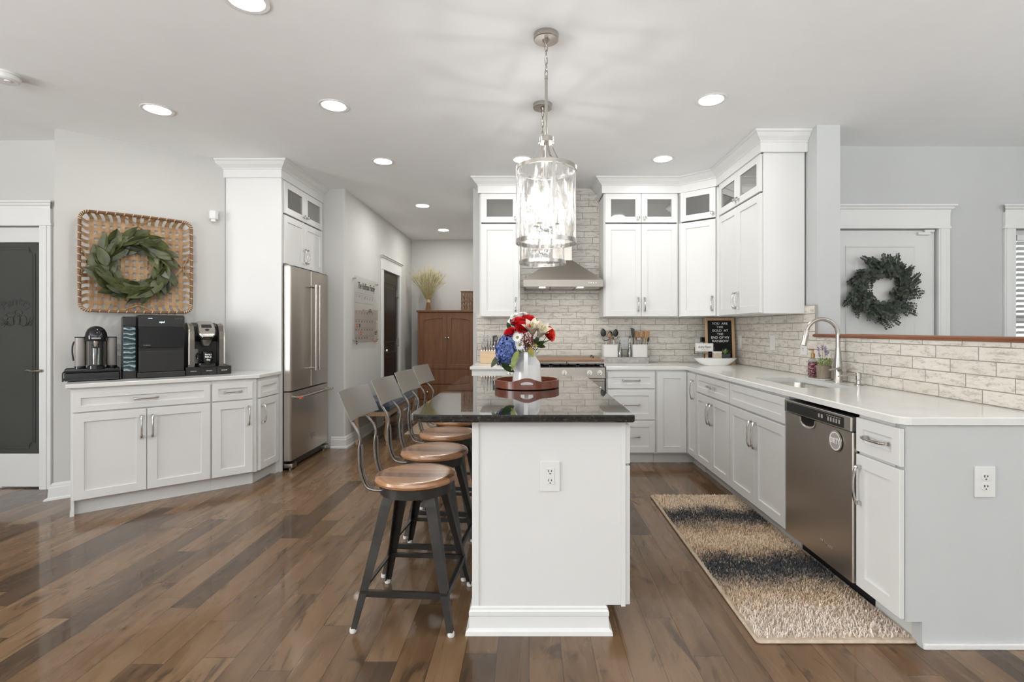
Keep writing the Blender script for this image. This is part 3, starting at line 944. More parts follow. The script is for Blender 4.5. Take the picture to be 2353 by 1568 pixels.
hb2.tube(spline([(hx, -.03, hz), (hx - .03, -.034, hz - .002), (hx - .07, -.032, hz - .004), (hx - .10, -.030, hz + .004), (hx - .125, -.030, hz + .001)], 5), [.011 - .004 * i / 20 for i in range(21)], 8)
hb2.build('lever_handle', 'door_pewter', d1)

# dark hallway door
d2 = thing('door_2', 'dark brown two panel door in the hallway wall', 'door', (HX, 0, 0), PI / 2, kind='structure')
mb = MB().box(6.772, 7.583, .015, .055, .01, 2.048)
panel_face(mb, 6.90, 7.455, 1.08, 1.90, .015, m=.05)
panel_face(mb, 6.90, 7.455, .22, .93, .015, m=.05)
mb.build('door_slab', 'espresso', d2)
for z in (1.79, 1.07, .30):
    MB().box(7.576, 7.592, .002, .016, z - .05, z + .05).cyl((7.585, .0, z - .05), (7.585, .0, z + .05), .007, 8).build('hinge', 'door_pewter', d2)
k = MB(); k.M = at(6.84, .015, .965) @ Matrix.Rotation(PI / 2, 4, 'X')
k.lathe([(0, 0), (.032, 0), (.030, .006), (.011, .010), (.011, .032), (.020, .038), (.028, .050), (.024, .062), (0, .066)], 20)
k.build('door_knob', 'nickel', d2)
tag(MB().box(6.768, 6.79, -.012, .014, 1.86, 1.93, .003).build('door_sensor', 'white_plastic', None, (HX, 0, 0), (0, 0, PI / 2)), 'small white contact sensor at the top of the dark hallway door', 'sensor')

# white front door
d3 = thing('door_3', 'white panelled front door behind the half wall', 'door', (0, FY, 0), kind='structure')
mb = MB().box(2.408, 3.315, .02, .06, .01, 2.068)
panel_face(mb, xat(1943, FY) + .02, xat(2105, FY), 1.0, zat(567, FY) , .02, m=.07)
panel_face(mb, xat(1943, FY) + .02, xat(2105, FY), .18, .80, .02, m=.07)
mb.build('door_slab', 'white', d3)
tag(MB().box(3.17, 3.27, -.004, .019, 2.030, 2.052, .003).box(3.22, 3.30, -.006, .014, 2.052, 2.072, .003).build('door_sensor', 'white_plastic', None, (0, FY, 0)), 'white contact sensor at the top of the white front door', 'sensor')

# foyer window with blinds
wn_ = thing('window_1', 'white foyer window behind half closed blinds', 'window', (0, FY, 0), kind='structure')
mb = MB()
for a in ((3.95, 4.02, .62, 2.078), (4.98, 5.05, .62, 2.078), (4.02, 4.98, .62, .70), (4.02, 4.98, 2.0, 2.078), (4.02, 4.98, 1.33, 1.38)):
    mb.box(a[0], a[1], .06, .12, a[2], a[3], .003)
mb.build('window_frame', 'trim', wn_)
MB().box(4.02, 4.98, .09, .094, .70, 2.0).build('window_glass', 'glass', wn_)
MB().box(3.86, 5.14, -.05, .0, .575, .60, .004).build('window_sill', 'trim', wn_)
bl = thing('window_blind', 'white horizontal slat blind hanging in the foyer window', 'blind', (4.5, FY, 0))
MB().box(-.52, .52, .005, .05, 1.985, 2.03, .004).build('head_rail', 'white_plastic', bl)
mb = MB()
for i in range(31):
    z = 1.965 - i * .043
    mb.M = at(0, .028, z) @ Matrix.Rotation(R(-24), 4, 'X')
    mb.box(-.515, .515, -.024, .024, -.0014, .0014)
mb.M = None
mb.build('slats', 'white_plastic', bl)
mb = MB()
for x in (-.40, 0, .40): mb.cyl((x, .004, 1.985), (x, .004, .66), .0012, 6).cyl((x, .052, 1.985), (x, .052, .66), .0012, 6)
mb.build('ladder_cord', 'white_plastic', bl)
MB().box(-.515, .515, .01, .046, .64, .66, .003).build('bottom_rail', 'white_plastic', bl)

# ---- tiled backsplash (part of the setting) and its metal edge
TX = 2.088
w = MB()
w.box(-.552, TX, KW - .010, KW - .0005, .895, 1.43).box(-.10, .76, KW - .010, KW - .0005, 1.43, CEIL - .005)
struct('wall_back_tile', w, 'tile', 'whitewashed brick tile backsplash behind the range', 'backsplash')
w = MB()
w.box(TX, 2.0995, 2.06, 3.70, .895, 1.2025).box(TX, 2.0995, 3.70, KW - .0105, .895, 1.2025)
w.box(TX, 2.0995, 3.70, KW - .0105, 1.2025, 1.434)
struct('wall_right_tile', w, 'tile', 'whitewashed brick tile on the wall behind the sink', 'backsplash')
struct('trim_5', MB().box(TX - .002, 2.1, 3.692, 3.70, 1.226, 1.438).box(TX - .002, 2.1, 3.70, 3.84, 1.434, 1.440), 'nickel', 'thin metal edge trim where the tile ends on the wall', 'trim')
struct('trim_6', MB().box(-.558, -.552, KW - .012, KW - .0005, .915, 1.43), 'steel_dark', 'thin metal tile edge trim beside the knife block', 'trim')
lg = MB(); lg.prism([(2.076, 3.715), (2.076, 1.99), (2.31, 1.99), (2.31, 3.699), (2.1, 3.699)], 1.2035, 1.2255, .006)
tag(lg.build('bar_ledge', 'ledge'), 'reddish brown wooden ledge capping the tiled half wall', 'ledge')

# ---- crown mouldings over the cabinets
CP = [(0, 2.597), (.014, 2.597), (.014, 2.668), (.020, 2.672), (.020, 2.680), (.030, 2.690), (.048, 2.706), (.064, 2.728), (.072, 2.732), (.078, 2.738), (.078, 2.749), (0, 2.749)]
struct('trim_7', sweep(MB(), CP, [(.728, 5.338), (.728, 4.99), (1.483, 4.99), (1.757, 4.73), (1.757, 3.832), (2.0985, 3.832)]), 'white', 'white crown moulding over the corner upper cabinets', 'trim')
struct('trim_8', sweep(MB(), CP, [(-.49, 5.349), (-.49, 4.99), (-.088, 4.99), (-.088, 5.338)]), 'white', 'white crown moulding over the upper cabinet left of the hood', 'trim')
struct('trim_9', sweep(MB(), CP, [(-2.74, 4.478), (-2.196, 4.478), (-2.196, 5.378)]), 'white', 'white crown moulding over the tall refrigerator cabinet', 'trim')

# ------------------------------------------------------------------ cabinets
# back run uppers
cabinet('upper_cabinet', 'white upper cabinet left of the steel range hood', (-.49, 5.01, 0), 0, .40, 1.385, 2.60, KW - 5.022,
        [('door', .014, .386, 1.387, 2.297, 'RB'), ('glass', .014, .386, 2.312, 2.598, 'KR')], hollow=2.302)
cabinet('upper_cabinet', 'white double-door upper cabinet right of the steel range hood', (.735, 5.01, 0), 0, .738, 1.385, 2.60, KW - 5.022,
        [('door', .014, .368, 1.387, 2.297, 'RB'), ('door', .371, .724, 1.387, 2.297, 'LB'), ('glass', .014, .368, 2.312, 2.598, 'KR'), ('glass', .371, .724, 2.312, 2.598, 'KL')], hollow=2.302)
# diagonal corner upper
ca = math.atan2(4.745 - 5.008, 1.775 - 1.479)
cu = thing('corner_upper_cabinet', 'white angled upper cabinet in the room corner above the letter board', 'cabinet', (1.479, 5.008, 0), ca)
LN = math.hypot(4.745 - 5.008, 1.775 - 1.479)
def loc_of(x, y):
    dx, dy = x - 1.479, y - 5.008
    return (dx * math.cos(ca) + dy * math.sin(ca), -dx * math.sin(ca) + dy * math.cos(ca))
poly = [loc_of(*p) for p in ((1.479, 5.008), (1.775, 4.745), (2.084, 4.745), (2.084, 5.338), (1.479, 5.338))]
mb = MB().prism(poly, 1.385, 2.302).prism(poly, 2.582, 2.60)
for p, q in ((2, 3), (3, 4)):
    mb.prism([poly[p], poly[q], tuple(Vector(poly[q]) * .985 + Vector((.2, .2)) * .015), tuple(Vector(poly[p]) * .985 + Vector((.2, .2)) * .015)], 2.302, 2.582)
mb.prism([poly[0], tuple(Vector(poly[0]) + Vector((.02, .0))), tuple(Vector(poly[0]) + Vector((.02, .02))), poly[4]], 2.302, 2.582)
mb.box(0, .03, 0, .018, 2.302, 2.582).box(LN - .03, LN, 0, .018, 2.302, 2.582)
mb.build('body', 'white', cu)
add_front(cu, 'door', .024, LN - .024, 1.387, 2.297, 'RB')
add_front(cu, 'glass', .024, LN - .024, 2.312, 2.598, 'KR')
# right run uppers
cabinet('upper_cabinet', 'white double-door upper cabinet at the right end near the sink', (1.777, 4.742, 0), -PI / 2, .902, 1.38, 2.60, TX - 1.777 - .002,
        [('door', .045, .455, 1.387, 2.297, 'RB'), ('door', .458, .880, 1.387, 2.297, 'LB'), ('glass', .045, .455, 2.312, 2.598, 'KR'), ('glass', .458, .880, 2.312, 2.598, 'KL')], hollow=2.302)

# tall refrigerator enclosure
fc = thing('refrigerator_cabinet', 'tall white cabinet surrounding the steel refrigerator', 'cabinet', (-2.196, 4.48, 0), PI / 2)
MB().box(0, .02, .0305, .60, 0, 2.60).box(-.0015, .024, -.006, .03, 0, 2.60).build('side_panel', 'white', fc)
MB().box(.872, .89, 0, .60, 0, 2.60).build('side_panel', 'white', fc)
mb = MB().box(.021, .871, 0, .60, 1.842, 2.288)
mb.box(.021, .871, .588, .60, 2.288, 2.598).box(.021, .871, 0, .588, 2.582, 2.598).box(.021, .039, 0, .588, 2.288, 2.582).box(.853, .871, 0, .588, 2.288, 2.582).box(.43, .46, 0, .02, 2.288, 2.582)
mb.build('body', 'white', fc)
add_front(fc, 'door', .034, .443, 1.848, 2.284, 'RB'); add_front(fc, 'door', .446, .858, 1.848, 2.284, 'LB')
add_front(fc, 'glass', .034, .443, 2.298, 2.584, 'KR'); add_front(fc, 'glass', .446, .858, 2.298, 2.584, 'KL')

# back run bases
cabinet('base_cabinet', 'white base cabinet left of the range under the knife block', (-.535, 4.73, 0), 0, .468, 0, .883, .60,
        [('drawer', .012, .456, .715, .865, 'H'), ('door', .012, .456, .112, .702, 'RT')], toe=True)
cabinet('base_cabinet', 'white three-drawer base cabinet right of the range', (.716, 4.73, 0), 0, .46, 0, .883, .60,
        [('drawer', .010, .452, .708, .862, 'H', .15), ('drawer', .010, .452, .418, .700, 'H', .15), ('drawer', .010, .452, .112, .410, 'H', .15)], toe=True)
# corner (bi-fold) base
cc = thing('corner_base_cabinet', 'white corner base cabinet with two hinged doors meeting in the corner', 'cabinet', (1.178, 4.73, 0))
MB().prism([(0, 0), (.309, 0), (.309, -.262), (.905, -.262), (.905, .60), (0, .60)], .10, .883).build('body', 'white', cc)
MB().prism([(0, .072), (.372, .072), (.372, -.262), (.905, -.262), (.905, .60), (0, .60)], 0, .0995).build('toe_kick', 'white', cc)
add_front(cc, 'door', .012, .286, .112, .862)
mb = MB(); mb.M = at(.309, -.021, 0) @ Matrix.Rotation(-PI / 2, 4, 'Z')
shaker(mb, .003, .232, .112, .862)
dr = mb.build('door', 'white', cc)
p = pull_mesh((.289, -.205, .640), (.289, -.205, .80), (-1, 0, 0)); p.build('handle', 'chrome', dr)['label'] = 'polished nickel handle'
# right run bases (local x runs towards the camera)
RX = 1.487
def rbase(label, y0, y1, fronts, **k):
    return cabinet('base_cabinet', label, (RX, y0, 0), -PI / 2, y0 - y1, 0, .883, 2.083 - RX, fronts, toe=True, **k)
rbase('white base cabinet with one drawer over two doors, between corner and sink', 4.466, 3.722,
      [('drawer', .012, .738, .715, .865, 'H'), ('door', .012, .374, .112, .702, 'RT', .16), ('door', .377, .738, .112, .702, 'LT', .16)])
sb = rbase('white sink base cabinet with false front over two doors', 3.720, 2.900,
      [('panel', .010, .812, .715, .865), ('door', .010, .410, .112, .702, 'RT', .16), ('door', .413, .812, .112, .702, 'LT', .16)], hollow=.60)
for ch in sb.children:
    if ch.name.startswith('body'):
        bpy.data.objects.remove(ch)
        break
mb = MB().box(0, .818, 0, .594, .10, .60).box(0, .818, 0, .018, .60, .883).box(0, .018, .018, .594, .60, .883).box(.80, .818, .018, .594, .60, .883).box(.018, .80, .58, .594, .60, .883)
mb.build('body', 'white', sb)
rbase('narrow white base cabinet with drawer and door at the near end', 2.282, 2.058,
      [('drawer', .006, .274, .715, .865, 'H'), ('door', .006, .274, .112, .702, 'LT', .16)])

# ---- worktops
def slab_with_hole(outer, hole, z0, z1, b=.004):
    mb = MB()
    mb.loft([[(x, y, z0) for x, y in outer], [(x, y, z1 - b) for x, y in outer], [(x, y, z1) for x, y in inset(outer, b)]], False, False, smooth=False)
    mb.loft([[(x, y, z0) for x, y in hole], [(x, y, z1) for x, y in hole]], False, False, smooth=False)
    for z, o_ in ((z1, inset(outer, b)), (z0, outer)):
        bm = bmesh.new()
        for lp in (o_, hole):
            vs = [bm.verts.new((x, y, z)) for x, y in lp]
            for i in range(len(vs)): bm.edges.new((vs[i], vs[(i + 1) % len(vs)]))
        bmesh.ops.triangle_fill(bm, use_beauty=True, use_dissolve=False, edges=bm.edges[:])
        mb.bmesh(bm)
    return mb
CT = .914
sink_hole = rrect(1.60, 1.935, 2.985, 3.62, .05, 6)
outer = [(.712, 5.338), (.712, 4.70), (1.455, 4.70), (1.455, 2.06)] + [(1.515 - .06 * math.cos(R(a)), 2.045 - .06 * math.sin(R(a))) for a in (15, 35, 55, 75)] + [(2.45, 1.985), (2.45, 2.05), (2.085, 2.05), (2.085, 5.338)]
tag(slab_with_hole(outer, sink_hole, .884, CT).build('worktop', 'quartz'), 'white L-shaped quartz worktop holding the sink', 'worktop')
tag(MB().prism([(-.550, 5.338), (-.550, 4.70), (-.062, 4.70), (-.062, 5.338)], .884, CT, .004).build('worktop', 'quartz'), 'short white quartz worktop left of the range under the knives', 'worktop')

# ---- coffee cabinets on the diagonal
CTC = .893
CH = .862
L3 = 1.125
xa, xb = 0.0, cbx(486, 0)
def P3(x, y): return (x, y)
cab1 = thing('base_cabinet', 'white coffee bar cabinet with wide drawer over two doors', 'cabinet', (AX, AY, 0), TH)
MB().box(0, xb, 0, .553, .10, CH).build('body', 'white', cab1)
MB().box(0, .018, 0, .553, 0, .10).box(.018, xb, .045, .553, 0, .0995).box(-.004, 0, .0, .553, 0, .02).build('toe_kick', 'white', cab1)
xm = cbx(337.5, -.02)
xl, xr = cbx(167, -.02), cbx(483, -.02)
add_front(cab1, 'drawer', xl, xr, .700, .835, 'H', hl=.13)
add_front(cab1, 'door', xl, xm - .002, .108, .690, 'RT', hl=.15); add_front(cab1, 'door', xm + .002, xr, .108, .690, 'LT', hl=.15)
cab2 = thing('base_cabinet', 'white coffee bar cabinet with one drawer over one door', 'cabinet', (AX, AY, 0), TH)
def toloc(x, y):
    dx, dy = x - AX, y - AY
    return (dx * DX + dy * DY, dx * EX + dy * EY)
bB = CB(L3, 0)
i1 = toloc(bB[0] - (4.474 - bB[1]) * math.tan(TH), 4.474)
pw = toloc(-2.665, 4.474)
MB().prism([(xb + .001, 0), (L3, 0), i1, (pw[0], .553), (xb + .001, .553)], .10, CH).build('body', 'white', cab2)
MB().prism([(xb + .001, .045), (L3 - .02, .045), (i1[0] - .02, i1[1]), (pw[0], .553), (xb + .001, .553)], 0, .0995).build('toe_kick', 'white', cab2)
xl, xr = cbx(488, -.02), cbx(581, -.02)
add_front(cab2, 'drawer', xl, xr, .700, .835, 'H', hl=.11)
add_front(cab2, 'door', xl, xr, .108, .690, 'RT', hl=.14)
cab3 = thing('base_cabinet', 'narrow white coffee bar cabinet beside the refrigerator', 'cabinet', (bB[0] + .002, bB[1] + .004, 0), PI / 2)
ll = 4.474 - bB[1] - .004
MB().prism([(0, 0), (ll, 0), (ll, .28)], .10, CH).build('body', 'white', cab3)
MB().prism([(.019, .0468), (ll, .0468), (ll, .25)], 0, .0995).box(ll - .04, ll, .0, .05, 0, .0995).build('toe_kick', 'white', cab3)
add_front(cab3, 'drawer', .012, ll - .02, .700, .835)
add_front(cab3, 'door', .012, ll - .02, .108, .690, 'LT', hl=.14)
ctp = [CB(-.025, -.03), CB(1.139, -.03), (-2.19, 4.475), (-2.668, 4.475), CB(-.025, .556)]
tag(MB().prism(ctp, CH + .001, CTC, .004).build('worktop', 'quartz'), 'white quartz coffee bar top on the diagonal cabinets', 'worktop')

# ---- island
isl = thing('kitchen_island', 'pale painted kitchen island in the middle of the room', 'island', (0, 0, 0))
IX0, IX1, IY0, IY1 = -.237, .40, 2.105, 3.70
mb = MB().box(IX0, IX1, IY0 + .006, IY1, .112, .883).box(IX0, .318, IY0 + .006, IY1, 0, .112)
mb.build('body', 'white', isl)
MB().box(IX0, IX0 + .027, IY0, IY0 + .006, .112, .883).build('corner_stile', 'white', isl)
MB().box(IX1 - .018, IX1, IY0, IY0 + .006, .108, .883).build('corner_stile', 'white', isl)
bp = [(0, 0), (.026, 0), (.024, .016), (.016, .022), (.012, .026), (.010, .072), (.012, .076), (.012, .092), (.006, .098), (.006, .106), (0, .112)]
sweep(MB(), bp, [(IX0, IY1), (IX0, IY0), (.318, IY0), (.318, IY0 + .1)]).build('base_moulding', 'trim', isl)
ys = [2.112, 2.62, 3.16, 3.69]
for i in range(3):
    a, b = ys[i] + .003, ys[i + 1] - .003
    for kind, z0, z1, hnd in (('drawer', .70, .862, 'H'), ('door', .112, .690, 'RT')):
        mb = MB(); mb.M = at(IX1 + .001, 0, 0) @ Matrix.Rotation(PI / 2, 4, 'Z')
        shaker(mb, a, b, z0, z1)
        d = mb.build(kind, 'white', isl)
        xx = IX1 + .021
        if hnd == 'H': h = pull_mesh((xx, (a + b) / 2 - .065, .78), (xx, (a + b) / 2 + .065, .78), (1, 0, 0))
        else: h = pull_mesh((xx, b - .03, .51), (xx, b - .03, .64), (1, 0, 0))
        h.build('handle', 'chrome', d)['label'] = 'polished nickel handle'
gp = [(-.49, 3.775)] + [(-.49 + .075 - .075 * math.cos(R(a)), 2.04 + .075 - .075 * math.sin(R(a))) for a in range(0, 91, 10)] \
    + [(.429 - .018 + .018 * math.sin(R(a)), 2.04 + .018 - .018 * math.cos(R(a))) for a in range(0, 91, 15)] + [(.425, 3.775)]
tag(MB().prism(gp, .8835, CT, .005).build('island_top', 'granite'), 'polished black granite slab on the kitchen island', 'worktop')
outlet_plate('power_outlet', 'white outlet with two sockets on the front of the island', (xat(1264, 2.105), IY0 + .005, zat(1095, 2.105)), 0, 'gfci', .082, .126)
outlet_plate('power_outlet', 'white duplex outlet on the grey end panel at right', (xat(2261, 2.0), 1.999, zat(1107, 2.0)), 0, 'duplex', .080, .122)
# ------------------------------------------------------------------ lamps
def downlight(x, y, label):
    r_ = thing('ceiling_light', label, 'ceiling light', (x, y, CEIL), 0, 'recessed ceiling lights')
    MB().lathe([(.074, -.0005), (.098, -.0005), (.099, -.003), (.096, -.005), (.078, -.004), (.074, -.0005)], 32).build('trim_ring', 'white_plastic', r_)
    MB().lathe([(.0, -.0030), (.074, -.0030), (.074, -.0005)], 32).build('lens', 'downlight_hall' if y > 5.5 else 'downlight', r_)['label'] = 'glowing lens'
downlight(-2.52, 3.437, 'recessed ceiling light nearest the woven wall basket')
downlight(-1.30, 3.375, 'recessed ceiling light above the floor in front of the refrigerator')
downlight(-1.28, 2.293, 'recessed ceiling light cut by the top edge of the photo')
downlight(-1.297, 4.497, 'recessed ceiling light at the mouth of the hallway beside the refrigerator')
downlight(-1.285, 6.11, 'recessed ceiling light in the hallway opposite the calendar')
downlight(-1.287, 7.61, 'recessed ceiling light deepest in the hallway above the armoire')
downlight(-.06, 4.45, 'recessed ceiling light behind the pendant lamps')
downlight(1.167, 4.43, 'recessed ceiling light before the double upper cabinet right of the hood')
downlight(1.18, 3.288, 'recessed ceiling light nearest the right end upper cabinet')

sd = thing('smoke_detector', 'round white smoke detector on the ceiling at the left edge', 'smoke detector', (-3.06, 2.957, CEIL))
MB().lathe([(0, 0), (.072, 0), (.072, -.010), (.066, -.012), (.066, -.016), (.071, -.018), (.068, -.036), (.058, -.044), (.0, -.046)], 32).build('housing', 'white_plastic', sd)
MB().lathe([(0, -.050), (.013, -.050), (.015, -.045), (.015, -.040)], 16, (.028, -.01, 0)).build('test_button', 'white_plastic', sd)

def pendant(x, y, label, top, bot, rz):
    r_ = thing('pendant_lamp', label, 'pendant lamp', (x, y, 0), rz, 'pendant lamps over the island')
    RD = .151
    MB().lathe([(0, CEIL), (.0625, CEIL), (.0635, CEIL - .003), (.0635, CEIL - .026), (.060, CEIL - .029), (.022, CEIL - .030), (.014, CEIL - .040), (.006, CEIL - .052), (0, CEIL - .053)], 32).build('canopy', 'nickel', r_)
    zr = top + .465            # top of the stiff rod
    links = MB()
    n = max(3, round((CEIL - .05 - zr) / .030))
    st = (CEIL - .05 - zr) / n
    for i in range(n):
        zc = CEIL - .05 - st * (i + .5)
        pts = []
        for k in range(16):
            a = 2 * PI * k / 16
            u_, v_ = .0075 * math.cos(a), (st * .5 + .006) * math.sin(a)
            pts.append((u_, 0, zc + v_) if i % 2 else (0, u_, zc + v_))
        links.tube(pts, .0021, 6, closed=True)
    links.tube(spline([(0, 0, CEIL - .05)] + [(.006 * math.sin(i * 1.9), .006 * math.cos(i * 2.3), CEIL - .05 - st * (i + .5)) for i in range(n)] + [(0, 0, zr)], 4), .0018, 5)
    links.build('chain', 'nickel', r_)
    zc = top + .145
    MB().cyl((0, 0, zr), (0, 0, zc), .0075, 12).cyl((0, 0, zr + .004), (0, 0, zr - .012), .009, 12).build('rod', 'nickel', r_)
    MB().lathe([(0, zc + .012), (.038, zc + .012), (.040, zc + .010), (.040, zc - .012), (.038, zc - .014), (0, zc - .014)], 28).build('cap', 'nickel', r_)
    MB().cyl((0, 0, zc - .012), (0, 0, bot + .075), .0065, 10).sphere((0, 0, bot + .07), .014, 10).build('centre_stem', 'nickel', r_)
    for k in range(4):
        a = PI / 2 * k
        ca_, sa = math.cos(a), math.sin(a)
        pts = spline([(.030 * ca_, .030 * sa, zc - .010), (.040 * ca_, .040 * sa, zc - .045), (.075 * ca_, .075 * sa, top + .045), (RD * ca_, RD * sa, top + .005)], 5)
        MB().ribbon(pts, (-sa, ca_, 0), .011, .003).build('arm', 'nickel', r_)
        b = MB(); b.M = Matrix.Rotation(a, 4, 'Z')
        b.box(RD + .0005, RD + .0035, -.007, .007, bot, top)
        b.build('strap', 'nickel', r_)
    for z0, z1, nm in ((top - .012, top + .006, 'upper_ring'), (bot - .003, bot + .018, 'lower_ring')):
        MB().lathe([(RD - .003, z0), (RD + .003, z0), (RD + .003, z1), (RD - .003, z1), (RD - .003, z0)], 56).build(nm, 'nickel', r_)
    MB().lathe([(RD - .0045, bot + .0), (RD - .0045, top)], 64).build('glass_drum', 'ripple_glass', r_)['label'] = 'rippled clear glass drum'
    for k in range(4):
        a = PI / 4 + PI / 2 * k
        ca_, sa = math.cos(a), math.sin(a)
        pts = spline([(0, 0, bot + .085), (.028 * ca_, .028 * sa, bot + .066), (.052 * ca_, .052 * sa, bot + .070), (.058 * ca_, .058 * sa, bot + .088)], 5)
        ar = MB().tube(pts, .004, 7).lathe([(0, 0), (.016, .002), (.018, .006), (.010, .008), (.010, .0)], 14, (.058 * ca_, .058 * sa, bot + .088)).build('lamp_arm', 'nickel', r_)
        MB().cyl((.058 * ca_, .058 * sa, bot + .095), (.058 * ca_, .058 * sa, bot + .165), .0095, 10).build('candle_sleeve', 'nickel', ar)
        MB().lathe([(0, 0), (.007, .003), (.0125, .016), (.0115, .032), (.005, .050), (.0, .060)], 12, (.058 * ca_, .058 * sa, bot + .166)).build('bulb', 'bulb', ar)['label'] = 'glowing candle bulb'
pendant(.086, 2.564, 'nearer drum pendant of rippled glass hanging over the island', 2.072, 1.694, R(-78))
pendant(.089, 3.358, 'farther drum pendant of rippled glass partly behind the nearer one', 2.072, 1.694, R(-70))

# ------------------------------------------------------------------ refrigerator (local x towards the hall, -y out into the room)
fr = thing('refrigerator', 'stainless steel french door refrigerator with freezer drawer', 'refrigerator', (-2.12, 4.507, 0), PI / 2)
FW = .838
MB().box(0, FW, .068, .66, .055, 1.80).build('body', 'steel_dark', fr)
def fdoor(nm, x0, x1, z0, z1):
    mb = MB()
    mb.prism([(x0, .062), (x0, .010), (x0 + .010, .0015), (x0 + .03, 0), (x1 - .03, 0), (x1 - .010, .0015), (x1, .010), (x1, .062)], z0, z1)
    return mb.build(nm, 'steel', fr)
fm = .428
dl = fdoor('door', .002, fm - .002, .708, 1.822)
dr_ = fdoor('door', fm + .002, FW - .002, .708, 1.822)
dz = fdoor('freezer_drawer', .002, FW - .002, .085, .696)
for d, x in ((dl, fm - .042), (dr_, fm + .042)):
    h = MB().cyl((x, -.062, .865), (x, -.062, 1.69), .0125, 16)
    for z in (.885, 1.67): h.cyl((x, .0, z), (x, -.062, z), .010, 10).cyl((x, -.062, z - .018), (x, -.062, z + .018), .0145, 14)
    h.build('handle', 'nickel', d)['label'] = 'long vertical bar handle'
h = MB().cyl((.055, -.062, .645), (FW - .05, -.062, .645), .0125, 16)
for x in (.075, FW - .07): h.cyl((x, 0, .645), (x, -.062, .645), .010, 10).cyl((x - .02, -.062, .645), (x + .02, -.062, .645), .0145, 14)
hh = h.build('handle', 'nickel', dz)
MB().cyl((.0545, -.062, .645), (.052, -.062, .645), .0135, 16).cyl((.075, -.0755, .645), (.075, -.077, .645), .010, 16).build('medallion', 'red_ink', dz)['label'] = 'red round medallion on the handle end'
bd = MB().box(.39, .52, -.0035, 0, .195, .245, .001).build('name_badge', 'silver_plastic', dz)
text(MB(), 'KitchenAid', .022, at(.455, -.0040, .220) @ FRONT).build('lettering', 'grey_ink', dz)
for x in (.01, FW - .10):
    MB().box(x, x + .09, -.01, .10, .018, .06, .008).cyl((x + .045, .03, .0), (x + .045, .03, .02), .018, 12).build('foot', 'steel_dark', fr)
MB().box(.10, FW - .10, .03, .08, .02, .082).build('base_grille', 'black_satin', fr)
MB().box(.005, .07, .01, .10, 1.824, 1.836, .003).build('hinge_cover', 'steel_dark', fr)
MB().box(FW - .07, FW - .005, .01, .10, 1.824, 1.836, .003).build('hinge_cover', 'steel_dark', fr)

# ------------------------------------------------------------------ dishwasher
dw = thing('dishwasher', 'stainless steel dishwasher in the right cabinet run', 'dishwasher', (1.457, 2.892, 0), -PI / 2)
DWW = .604
MB().box(.004, DWW - .004, .028, .58, .10, .862).build('body', 'black_satin', dw)
MB().box(.0, DWW, .104, .20, .0, .10).build('toe_kick', 'dark_kick', dw)
dp = rrect(.002, DWW - .002, .0, .030, .008, 3)
door = MB().prism([(a, b + .004) for a, b in dp], .112, .792).build('door', 'steel', dw)
cp = MB().prism([(a, b - .004) for a, b in dp], .796, .862, .002).build('control_panel', 'silver_plastic', dw)
MB().box(.035, DWW - .055, -.0055, -.004, .803, .852).build('display_strip', 'black_satin', cp)
mb = MB()
for i in range(8): mb.box(.045 + i * .0105, .052 + i * .0105, -.0060, -.0055, .846, .851)
mb.build('vent_slots', 'slot', cp)
mb = MB()
for i in range(2): mb.box(.345 + .025 * i, .36 + .025 * i, -.0064, -.0055, .820, .838)
for i in range(5): mb.box(.425 + .022 * i, .437 + .022 * i, -.0064, -.0055, .816, .836)
for i in range(6): mb.box(.415 + .020 * i, .428 + .020 * i, -.0064, -.0055, .841, .8445)
mb.build('buttons', 'tan_plastic', cp)
# pocket handle: a curved chrome recess below the panel
pk = MB(); pk.M = at(.235, .003, .792) @ Matrix.Rotation(PI / 2, 4, 'X')
lo = [(.075 * math.cos(a), -.050 * abs(math.sin(a)) ** .6) for a in [PI * k / 16 for k in range(17)]]
pk.loft([[(x, y, 0) for x, y in lo], [(x * 1.0, y, .006) for x, y in lo], [(x * .94, y * .92, .005) for x, y in lo], [(x * .86, y * .80, .001) for x, y in lo]], True, True)
pk.build('pocket_handle', 'chrome', dw)
text(MB(), 'Whirlpool', .026, at(.40, .0034, .205) @ FRONT, shear=.2).build('lettering', 'chrome', dw)
mg = thing('dishwasher_magnet', 'round grey and white magnet reading DIRTY on the dishwasher', 'magnet', (1.4575, 2.410, zat(1014, 2.410)), -PI / 2)
k = MB(); k.M = Matrix.Rotation(PI / 2, 4, 'X'); k.lathe([(0, 0), (.049, 0), (.050, .001), (.050, .003), (.048, .004), (0, .004)], 40); k.build('disc', 'silver_plastic', mg)
k = MB(); k.M = Matrix.Rotation(PI / 2, 4, 'X'); k.lathe([(.0385, .0042), (.044, .0042), (.044, .0048), (.0385, .0048), (.0385, .0042)], 40); k.build('ring', 'white_plastic', mg)
k = MB(); k.M = Matrix.Rotation(PI / 2, 4, 'X'); k.lathe([(0, .0048), (.0385, .0048)], 40); k.build('face', 'tan_plastic', mg)
text(MB(), 'DIRTY', .026, at(0, -.0056, 0) @ FRONT @ Matrix.Scale(1.5, 4, (0, 1, 0)), spacing=1.05).build('lettering', 'white_ink', mg)

